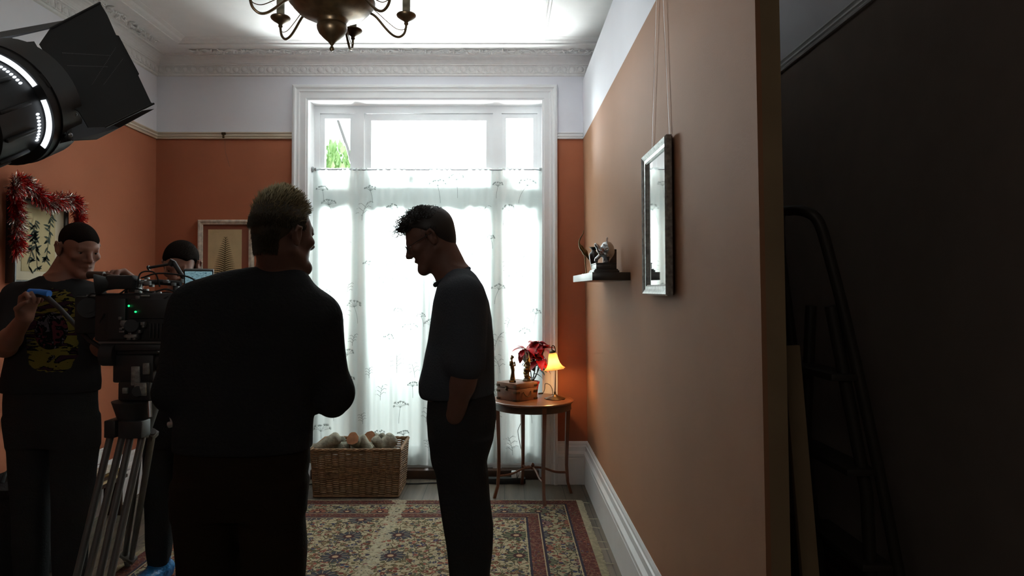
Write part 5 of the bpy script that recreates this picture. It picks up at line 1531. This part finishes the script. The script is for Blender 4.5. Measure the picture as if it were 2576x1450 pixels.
# ================================================================== pictures
# framed glass on the partition, hanging from two wires
def q_(px, py, Y): return W(px, py, Y)
YN, YF2 = 2.385, 2.80
xt, xb = .572, xw(1.45)-.022
zt, zb_ = W(1691, 338, YN).z, W(1711, 745, YN).z
pf = thing('framed_picture', (xb, (YN+YF2)/2, zb_), 'tall silver-framed picture behind reflecting glass, hanging on the terracotta partition', 'picture')
O = Vector((xb, YN, zb_)); ux = Vector((0, 1, 0)); uz = Vector((xt-xb, 0, zt-zb_)); Hh = uz.length; uz.normalize(); un = ux.cross(uz); un = un if un.x < 0 else -un
FM = Matrix(((ux.x, uz.x, un.x, O.x), (ux.y, uz.y, un.y, O.y), (ux.z, uz.z, un.z, O.z), (0,0,0,1))); Wd = YF2-YN
b = MB(); fw = .040
def fpiece(b, prof, x0, z0, x1, z1, FM):
    pass
pr = [(0, -.008), (0, .010), (.006, .016), (.014, .013), (.024, .008), (.034, .007), (fw, .002), (fw, -.008)]
def rectframe(b, FM, Wd, Hh, pr, mi=0):
    n_ = len(pr); cor = [((0, 0), (1, 1)), ((Wd, 0), (-1, 1)), ((Wd, Hh), (-1, -1)), ((0, Hh), (1, -1))]; vs = []
    for (cx, cz), (sx, sz) in cor:
        for p, h in pr: vs.append(FM @ Vector((cx+sx*p, cz+sz*p, h)))
    b.add(vs, [(k*n_+i, k*n_+(i+1) % n_, ((k+1) % 4)*n_+(i+1) % n_, ((k+1) % 4)*n_+i) for k in range(4) for i in range(n_)], mi)
rectframe(b, FM, Wd, Hh, pr); b.build('frame', M['silver'], pf)
gm = mat('reflecting_picture_glass', (.85, .88, .87), 0.03, 0.95); b = MB(); b.box((fw-.002, fw-.002, -.006), (Wd-fw+.002, Hh-fw+.002, -.002), M4=FM); b.build('glass', gm, pf)
b = MB(); b.box((.004, .004, -.012), (Wd-.004, Hh-.004, -.008), M4=FM); b.build('backing', M['darkwood'], pf)
b = MB()
for fy, px0 in ((.10, 1652), (.36, 1690)): pass
b.tube([FM @ Vector((.05, Hh-.01, -.012)), (xw(2.6)-.010, 2.50, 2.64)], .0018, 6); b.tube([FM @ Vector((Wd-.07, Hh-.01, -.012)), (xw(2.6)-.010, 2.56, 2.64)], .0018, 6)
b.tube([(xw(2.6)-.010, 2.50, 2.64), (xw(2.9)-.006, 2.53, 2.90)], .0012, 6)
b.tube([(xw(2.6)-.010, 2.56, 2.64), (xw(2.9)-.006, 2.53, 2.90)], .0012, 6)
b.build('hanging_wire', mat('clear_nylon_line', (1, 1, 1), 0.25, **{'Transmission Weight': 1.0, 'IOR': 1.2}), pf)

# fern picture on the window wall
fx0, fx1, fz1, fz0 = W(497, 553, BY-.03).x, W(637, 553, BY-.03).x, W(560, 553, BY-.03).z, W(560, 735, BY-.03).z
FM = Matrix(((1, 0, 0, fx0), (0, 0, -1, BY-.022), (0, 1, 0, fz0), (0, 0, 0, 1))); Wd = fx1-fx0; Hh = fz1-fz0
t = thing('framed_fern_print', (fx0+Wd/2, BY, fz0), 'whitewashed frame holding a pressed fern print, on the wall left of the window', 'picture')
pr = [(0, -.020), (0, .006), (.006, .012), (.016, .012), (.022, .006), (.034, .004), (.034, -.020)]
b = MB(); rectframe(b, FM, Wd, Hh, pr); b.build('frame', M['whitewash'], t)
b = MB(); b.box((.03, .03, -.018), (Wd-.03, Hh-.03, -.010), M4=FM); b.build('mount', mat('terracotta_mount', srgb(140, 82, 62), 0.7), t)
b = MB(); pw0, pw1 = W(521, 600, BY-.03).x-fx0, W(606, 600, BY-.03).x-fx0; ph1 = W(560, 577, BY-.03).z-fz0; b.box((pw0, .055, -.010), (pw1, ph1, -.008), M4=FM)
rnd = random.Random(4); cx_ = (pw0+pw1)/2
z0, z1 = .075, ph1-.055
b.tube([FM @ Vector((cx_-.004, z0, -.0075)), FM @ Vector((cx_+.006, z1, -.0075))], .0012, 4, mi=1)
for i in range(20):
    f = i/20; z = z0+.02+(z1-z0-.02)*f; L = .088*(1-f)**.75+.006
    for sx in (-1, 1):
        a = FM @ Vector((cx_-.004+.010*f, z, -.0078)); c_ = FM @ Vector((cx_-.004+.010*f+sx*L, z+.012+.022*(1-f)*.3, -.0078)); m_ = a.lerp(c_, .5)
        nrm = Vector((0, 0, 1)); w_ = .0085*(1-f*.5)
        vs = []
        for q in range(13):
            g = q/12; p = a.lerp(c_, g)+nrm*(.006*math.sin(g*math.pi)); ww = w_*(1-g)**.6*(0.55+.45*(q % 2)); vs += [p+nrm*ww, p-nrm*ww]
        b.add(vs, [(2*q, 2*q+1, 2*q+3, 2*q+2) for q in range(12)], 1)
for i in range(16):
    x = pw0+.014+i*.006 if i < 11 else pw0+.014+(i-11)*.006; z = ph1-(.020 if i < 11 else .032)
    b.tube([FM @ Vector((x, z, -.0078)), FM @ Vector((x+.003, z+rnd.uniform(-.004, .004), -.0078)), FM @ Vector((x+.005, z, -.0078))], .0004, 3, mi=1)
b.build('fern_print', [M['paper'], M['inkgreen']], t)
hk = W(562, 340, BY-.03); b = MB(); b.bbox((hk.x, BY-.026, hk.z+.012), (.030, .012, .018), bev=.003); b.bbox((hk.x, BY-.030, hk.z-.008), (.014, .010, .030), bev=.003)
tag(b.build('picture_hook', M['bronze'], loc=tuple(hk)), 'dark metal picture hook on the rail left of the window', 'hook')
b = MB(); b.tube([hk+Vector((0, .020, -.018)), hk+Vector((.006, .024, -.12)), (W(578, 400, BY-.006).x, BY-.006, W(578, 420, BY).z)], .0008, 4); tag(b.build('loose_thread', M['black']), 'thin thread hanging down the wall from the picture hook', 'thread')

# bamboo picture on the left wall, with tinsel
y0, y1 = 3.555, 3.995
zt = (W(20, 500, 3.56).z+W(150, 536, 4.0).z)/2; zb_ = W(20, 713, 3.56).z
LX = XL+.03
FM = Matrix(((0, 0, 1, LX), (1, 0, 0, y0), (0, 1, 0, zb_), (0, 0, 0, 1))); Wd = y1-y0; Hh = zt-zb_+.03
t = thing('framed_bamboo_print', (LX, (y0+y1)/2, zb_), 'dark-framed bamboo painting on the left wall with red tinsel over it', 'picture')
pr = [(0, -.030), (0, .014), (.004, .018), (.014, .018), (.018, .008), (.018, -.030)]
b = MB(); rectframe(b, FM, Wd, Hh, pr); b.build('frame', M['blackwood'], t)
b = MB(); b.box((.015, .015, -.024), (Wd-.015, Hh-.015, -.002), M4=FM); b.build('mount', mat('ivory_mount', srgb(206, 196, 170), .8), t)
b = MB(); b.box((.075, .065, -.002), (Wd-.095, Hh-.05, .0005), M4=FM)
rnd = random.Random(9)
def blade(x, z, a, L):
    vs = []; 
    for q in range(5):
        g = q/4; w_ = .006*math.sin(math.pi*min(1, g*.9+.1)); px_, pz_ = x+L*g*math.cos(a), z+L*g*math.sin(a)
        vs += [FM @ Vector((px_-w_*math.sin(a), pz_+w_*math.cos(a), .0012)), FM @ Vector((px_+w_*math.sin(a), pz_-w_*math.cos(a), .0012))]
    b.add(vs, [(2*q, 2*q+1, 2*q+3, 2*q+2) for q in range(4)], 1)
for (x, z0_, z1_, lean) in ((.13, .09, .34, .05), (.20, .07, .30, -.03), (.27, .12, .40, .04)):
    b.tube([FM @ Vector((x, z0_, .001)), FM @ Vector((x+lean*.5, (z0_+z1_)/2, .001)), FM @ Vector((x+lean, z1_, .001))], .0018, 4, mi=1)
    for q in range(26):
        f = rnd.random(); blade(x+lean*f, z0_+(z1_-z0_)*f, rnd.choice((-.6, -1.0, 3.6, 4.0, .3, 2.8))+rnd.uniform(-.3, .3), rnd.uniform(.03, .06))
b.build('bamboo_painting', [mat('cream_scroll_paper', srgb(188, 172, 130), .8, var=.08), mat('dark_green_ink', srgb(50, 62, 52), .8, var=.3)], t)
tm = mat('red_tinsel_foil', (.55, .03, .03), .22, .9); ts = mat('silver_tinsel_foil', (.75, .74, .70), .15, 1.0)
rnd = random.Random(12); b = MB()
path = bez([(LX+.035, 3.54, 1.62), (LX+.04, 3.53, 1.78), (LX+.035, 3.52, 1.95), (LX+.03, 3.62, 1.97), (LX+.04, 3.75, 1.90), (LX+.04, 3.86, 1.915), (LX+.035, 4.02, 1.93), (LX+.04, 4.03, 1.84), (LX+.045, 4.01, 1.70)], 16)
for i in range(6500):
    f = rnd.random()*(len(path)-1); k_ = int(f); p = path[k_].lerp(path[min(k_+1, len(path)-1)], f-k_)
    d = Vector((abs(rnd.gauss(0, 1))*.9-.15, rnd.gauss(0, 1), rnd.gauss(0, 1)-.2)).normalized(); L = rnd.uniform(.03, .072); s_ = d.orthogonal().normalized(); s_ = Matrix.Rotation(rnd.uniform(0, 6.28), 3, d) @ s_
    w_ = .0022; red = rnd.random() < (.75 if math.sin(f*.35) > -.1 else .2)
    e1_, e2_ = p+d*L*.5, p+d*L+Vector((0, 0, -.008))
    if e2_.x < XL+.006: continue
    b.add([p-s_*w_, p+s_*w_, e1_+s_*w_, e1_-s_*w_, e2_+s_*w_*.5, e2_-s_*w_*.5], [(0, 1, 2, 3), (3, 2, 4, 5)], 0 if red else 1)
b.tube(path, .0015, 4)
tag(b.build('tinsel_garland', [tm, ts], loc=(LX, 3.77, 1.9)), 'red and silver tinsel garland draped over the bamboo picture', 'tinsel')
# ================================================================== film camera on its tripod
YR = 2.74
def P5(px, py, dy=0.0): return W(px, py, YR+dy)
def pbox(b, px0, py0, px1, py1, y0, y1, mi=0, bev=.004):
    a, c_ = P5(px0, py1), P5(px1, py0); b.bbox(((a.x+c_.x)/2, YR+(y0+y1)/2, (a.z+c_.z)/2), (c_.x-a.x, y1-y0, c_.z-a.z), mi, bev=bev)
fc = thing('film_camera', P5(350, 880), 'large black rigged film camera on the tripod between the people at left', 'film camera')
b = MB(); pbox(b, 262, 738, 455, 856, -.07, .09, bev=.010); pbox(b, 300, 750, 345, 850, -.085, -.07); pbox(b, 352, 752, 450, 800, -.082, -.07); pbox(b, 352, 808, 380, 850, -.09, -.07)
for i in range(6): pbox(b, 400+i*9, 812, 404+i*9, 848, -.078, -.07, bev=.001)
b.build('camera_body', M['black'], fc)
b = MB(); b.tube([P5(455, 800), P5(520, 800), P5(560, 800)], [.055, .055, .062], 24); b.tube([P5(468, 800), P5(480, 800)], .064, 32); b.tube([P5(530, 800), P5(548, 800)], .066, 32); b.build('lens', M['black'], fc)
b = MB(); pbox(b, 560, 745, 600, 860, -.09, .10, bev=.006); b.build('matte_box', M['black'], fc)
b = MB(); pbox(b, 296, 694, 364, 728, -.09, -.04, bev=.008); pbox(b, 352, 700, 364, 735, -.085, -.045); b.tube([P5(300, 712, -.065), P5(272, 715, -.065)], [.022, .024], 20); b.build('viewfinder', M['rubber'], fc)
b = MB(); Mx = frame_from(P5(240, 716, -.09)-P5(280, 712, -.065)); Mx.translation = P5(280, 713, -.065); b.lathe([(0, 0), (.022, .0), (.024, .01), (.030, .024), (.037, .040), (.041, .052), (.040, .056), (.034, .050), (.026, .030), (0, .024)], 32, Mx); b.build('eyecup', M['rubber'], fc)
b = MB(); b.tube([P5(222, 692, .02), P5(262, 693, .02)], .015, 20); b.tube([P5(262, 693, .02), P5(300, 697, .02)], .008, 10); b.build('handgrip', M['darkwood'], fc)
b = MB(); pbox(b, 345, 716, 352, 742, -.02, .02); pbox(b, 440, 716, 447, 742, -.02, .02); b.tube([P5(340, 714), P5(400, 710), P5(455, 714)], .011, 12); b.build('top_handle', M['black'], fc)
b = MB(); b.tube([P5(372, 675, .06), P5(376, 674, .06)], .010, 12); b.tube([P5(376, 674, .06), P5(430, 664, .06)], .0055, 10); b.tube([P5(428, 668, .06), P5(436, 655, .06)], .013, 12)
b.tube([P5(436, 660, .06), P5(462, 700, .05), P5(474, 718, .04)], [.010, .008, .008], 10); b.tube([P5(468, 712, .045), P5(480, 722, .04)], .012, 12); b.tube([P5(474, 718, .04), P5(440, 740, .02)], .006, 8); b.build('monitor_arm', M['black'], fc)
mo = MB(); c0 = P5(500, 701, .03); FM2 = Matrix.Translation(c0) @ Matrix.Rotation(R(20), 4, 'Z') @ Matrix.Rotation(R(22), 4, 'X'); mo.bbox((0, .012, 0), (.110, .022, .070), M4=FM2, bev=.004); mon = mo.build('monitor', M['black'], fc)
nn_ = NT('monitor_screen'); X, Y, Z = nn_.sep(); ln = nn_.math('GREATER_THAN', nn_.noise(1.0, 2, nn_.comb(nn_.math('MULTIPLY', X, 120.0), Y, nn_.math('MULTIPLY', Z, 520.0))), .55)
cc = nn_.mix(ln, srgb(150, 190, 200), srgb(90, 130, 145)); nn_.base(cc, .3); nn_.setin(nn_.b, 'Emission Color', cc); nn_.b.inputs['Emission Strength'].default_value = 0.38
b = MB(); b.box((-.050, -.0005, -.030), (.050, .001, .030), M4=FM2); b.build('screen', nn_.m, mon)
b = MB()
for z in (862, 868): pass
b.tube([P5(250, 862, -.05), P5(590, 862, -.05)], .0075, 12); b.tube([P5(250, 862, .05), P5(590, 862, .05)], .0075, 12); b.build('support_rods', M['greymetal'], fc)
b = MB(); pbox(b, 272, 864, 425, 880, -.06, .06); pbox(b, 290, 878, 410, 890, -.045, .045); b.build('base_plate', M['black'], fc)
b = MB(); pbox(b, 205, 745, 262, 838, -.05, .07, bev=.008); b.build('battery', M['rubber'], fc)
b = MB(); b.tube([P5(222, 775, -.055), P5(222, 775, -.075)], .038, 28); b.tube([P5(222, 775, -.075), P5(222, 775, -.080)], .020, 20); b.build('focus_wheel', M['black'], fc); b = MB(); b.tube([P5(330, 820, -.085), P5(330, 820, -.11)], .024, 24); b.build('focus_wheel', M['black'], fc)
rnd = random.Random(31)
for i in range(26):
    x0_, y0_ = rnd.uniform(340, 470), rnd.uniform(698, 748); w_, h_ = rnd.uniform(4, 16), rnd.uniform(4, 10); dy = rnd.uniform(-.07, -.01); b = MB(); pbox(b, x0_, y0_, x0_+w_, y0_+h_, dy-.01, dy+.01, bev=.002); b.build('fitting', M['greymetal'], fc)
for i in range(14):
    x0_, y0_ = rnd.uniform(330, 400), rnd.uniform(795, 850); b = MB(); pbox(b, x0_, y0_, x0_+rnd.uniform(5, 14), y0_+rnd.uniform(4, 9), -.095, -.075, bev=.002); b.build('fitting', M['greymetal'], fc)
for q_5 in ((336, 804, 362, 817, -.094, -.085), (350, 838, 376, 846, -.10, -.085), (380, 742, 402, 746, -.08, -.070), (240, 742, 262, 746, -.06, -.050)):
    b = MB(); pbox(b, *q_5, bev=.001); b.build('label_plate', M['silver'], fc)
if True:
    for pts in ([(345, 722), (352, 690), (372, 683), (392, 690), (402, 722)], [(355, 700), (400, 688), (470, 696), (500, 715), (520, 740)], [(300, 740), (330, 725), (380, 735), (420, 728), (460, 745)], [(262, 790), (250, 820), (262, 855), (300, 850)], [(210, 760), (232, 738), (250, 750), (246, 790), (225, 800)], [(400, 760), (430, 745), (452, 770), (440, 812)]):
        b = MB(); b.tube(bez([P5(x, y, -.075+.01*k) for k, (x, y) in enumerate(pts)], 6), .0032, 6); b.build('cable', M['rubber'], fc)
b = MB(); g1 = P5(324, 770, -.088); b.ell(tuple(g1), (.0042, .003, .0042), None, 10); led = emis('green_led', (.02, .95, .25), 1.4); b.build('indicator_light', led, fc); b = MB(); g2 = P5(341, 785, -.088); b.ell(tuple(g2), (.0048, .003, .0036), None, 10); b.build('indicator_light', led, fc)

tp = thing('tripod', (W(330, 1640, YR).x, YR, 0), 'heavy grey twin-tube camera tripod with a black fluid head, standing at left', 'tripod')
b = MB(); pbox(b, 300, 890, 402, 960, -.05, .06, bev=.008); pbox(b, 316, 955, 396, 1004, -.06, .06, bev=.010); b.tube([P5(262, 892, -.04), P5(296, 892, -.04)], .045, 28); b.tube([P5(402, 910), P5(418, 910)], .040, 24); b.tube([P5(346, 985, -.055), P5(346, 985, -.075)], .020, 20); b.build('fluid_head', M['black'], tp)
for q_5 in ((350, 918, 372, 965, -.062, -.050), (379, 910, 395, 938, -.062, -.050), (361, 958, 390, 990, -.070, -.060), (332, 970, 345, 984, -.072, -.060)):
    b = MB(); pbox(b, *q_5, bev=.002); b.build('lock_plate', M['silver'], tp)
b = MB(); Mx = Matrix.Translation((P5(345, 1000).x, YR, 0)); zt_, zb2 = P5(345, 1008).z, P5(345, 1090).z
b.lathe([(0, zb2), (.05, zb2), (.06, zb2+.03), (.072, zb2+.07), (.086, zt_-.012), (.090, zt_), (.07, zt_+.004), (0, zt_+.004)], 32, Mx); pbox(b, 290, 1050, 318, 1092, -.08, .0); pbox(b, 328, 1050, 386, 1092, -.09, -.02); b.build('bowl', M['black'], tp)
b = MB(); b.tube([P5(376, 1010, -.06), P5(378, 1050, -.07)], .007, 8); b.tube(bez([P5(415, 1010, -.04), P5(430, 1050, -.05), P5(432, 1068, -.05)], 5), .006, 8); b.tube([P5(424, 1070, -.05), P5(438, 1066, -.05)], .012, 10); b.build('clamp_lever', M['steel'], tp)
M['tripodgrey'] = mat('grey_tripod_tube', srgb(112, 110, 108), .5, .3)
for (tx, bx_, by_, yb) in ((298, 148, 1690, 2.52), (348, 206, 1722, 2.47), (372, 322, 1405, 3.55)):
    b = MB(); top_ = P5(tx, 1078, -.03 if tx < 370 else .05); ft = W(bx_, by_, yb); ft.z = .040
    d = (ft-top_).normalized(); s_ = d.cross(Vector((0, 1, 0))).normalized()
    for o_ in (-.023, .023): b.tube([top_+s_*o_, ft+s_*o_*.8], .0135, 12)
    for f in (.02, .97): m_ = top_.lerp(ft, f); b.bbox((0, 0, 0), (.080, .038, .030), M4=Matrix.Translation(m_) @ frame_from(d, s_), bev=.004)
    b.tube([ft, ft+Vector((0, 0, -.028))], [.02, .014], 10)
    b.build('leg', M['tripodgrey'], tp)
b = MB(); g0, g1_ = W(78, 741, 2.80), W(124, 738, 2.78); end = P5(296, 905, -.03)
b.tube([g0, W(110, 742, 2.79), W(150, 776, 2.77), W(225, 856, 2.74), end], [.013, .012, .009, .009, .009], 12); pb_ = b.build('pan_bar', M['black'], tp)
b = MB(); b.tube([W(74, 738, 2.80)+Vector((0,0,.004)), W(100, 739, 2.795)+Vector((0,0,.004)), W(124, 741, 2.785)+Vector((0,0,.002))], .0145, 12); o = b.build('grip_tape', mat('blue_tape', srgb(30, 120, 215), .4), pb_); o['label'] = 'bright blue tape'

# ================================================================== left wall odds and ends
op = W(247, 1150, 4.4)
b = MB(); c0 = Vector((XL+.006, 1740*2.565/(1268-248), W(248, 1152, 4.37).z)); b.bbox(tuple(c0), (.012, .150, .090), bev=.004)
for dy in (-.035, .035): b.bbox((c0.x+.007, c0.y+dy, c0.z+.018), (.004, .012, .016), bev=.001)
tag(b.build('wall_socket', M['white']), 'white double wall socket above the left baseboard', 'socket')
bn = thing('low_shelf', (XL+.10, 4.12, 0), 'narrow low wooden shelf against the left baseboard, holding stacked frames', 'shelf')
b = MB(); b.bbox((XL+.105, 4.12, .235), (.13, .62, .02), bev=.003); b.build('board', M['darkwood'], bn)
for yy in (3.86, 4.38):
    b = MB(); b.bbox((XL+.105, yy, .1125), (.11, .024, .225), bev=.003); b.build('support', M['darkwood'], bn)
gt = mat('gilt_frame_edge', srgb(132, 104, 58), .45, .5)
for i, (dz, w_, ma, lab) in enumerate(((.0, .58, M['paper'], 'cream folder at the bottom of the stack on the low shelf'), (.018, .52, M['darkwood'], 'dark flat panel second from the bottom of the stack on the low shelf'), (.034, .54, gt, 'gilt-edged flat frame second from the top of the low shelf stack'), (.054, .46, M['whitewash'], 'pale flat frame on top of the low shelf stack'))):
    b = MB(); b.bbox((XL+.105, 4.12+.01*i, .246+dz+.008), (.12-.006*i, w_, .015), bev=.002); tag(b.build('flat_frame', ma), lab, 'frame', 'flat frames stacked on the low shelf')

ec = thing('equipment_case', (-2.38, 3.42, 0), 'black soft equipment case against the left wall behind the man in the printed t-shirt', 'case')
b = MB(); b.bbox((-2.38, 3.42, .235), (.28, .46, .45), bev=.03); b.build('case_body', M['blackcloth'], ec)
b = MB(); b.bbox((-2.38, 3.42, .478), (.29, .47, .045), bev=.015); b.build('lid', M['blackcloth'], ec)
b = MB(); b.tube(bez([(-2.38, 3.30, .50), (-2.38, 3.34, .545), (-2.38, 3.50, .545), (-2.38, 3.54, .50)], 6), .009, 8); b.build('handle', M['rubber'], ec)
# ================================================================== dark side behind the partition
YL = 2.0
ld = thing('stepladder', (1.08, YL+.1, 0), 'metal stepladder with a curved top hoop in the dark area at right', 'ladder')
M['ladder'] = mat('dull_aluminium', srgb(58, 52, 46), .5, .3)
hoop = bez([(1.235, YL, .012), W(2230, 1280, YL), W(2140, 860, YL), W(2085, 640, YL), W(2060, 560, YL), W(2030, 534, YL+.02), W(1990, 530, YL+.10), W(1962, 545, YL+.2), W(1965, 640, YL+.36)], 8)
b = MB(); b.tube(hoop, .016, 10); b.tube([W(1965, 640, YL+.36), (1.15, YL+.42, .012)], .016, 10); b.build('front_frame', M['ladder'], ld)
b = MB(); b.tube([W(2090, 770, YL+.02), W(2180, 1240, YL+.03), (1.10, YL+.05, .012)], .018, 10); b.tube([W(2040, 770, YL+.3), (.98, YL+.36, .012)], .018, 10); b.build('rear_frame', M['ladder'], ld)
for f in (.12, .30, .48, .66):
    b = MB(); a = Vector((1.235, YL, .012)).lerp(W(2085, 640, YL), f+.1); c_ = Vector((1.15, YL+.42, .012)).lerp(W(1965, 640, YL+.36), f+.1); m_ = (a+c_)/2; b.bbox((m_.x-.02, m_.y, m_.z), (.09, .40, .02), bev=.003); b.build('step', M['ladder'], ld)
b = MB(); a = W(1990, 900, 1.84); c_ = Vector((.84, 1.80, .0)); d = (a-c_).normalized(); Mx = frame_from(d, (1, 0, 0)); Mx.translation = c_; L_ = (a-c_).length+.02
b.bbox((0, 0, L_/2+.012), (.045, .020, L_), M4=Mx, bev=.002); tag(b.build('timber_batten', M['rawwood'], loc=tuple(c_)), 'pale timber batten leaning against the back of the partition', 'timber')
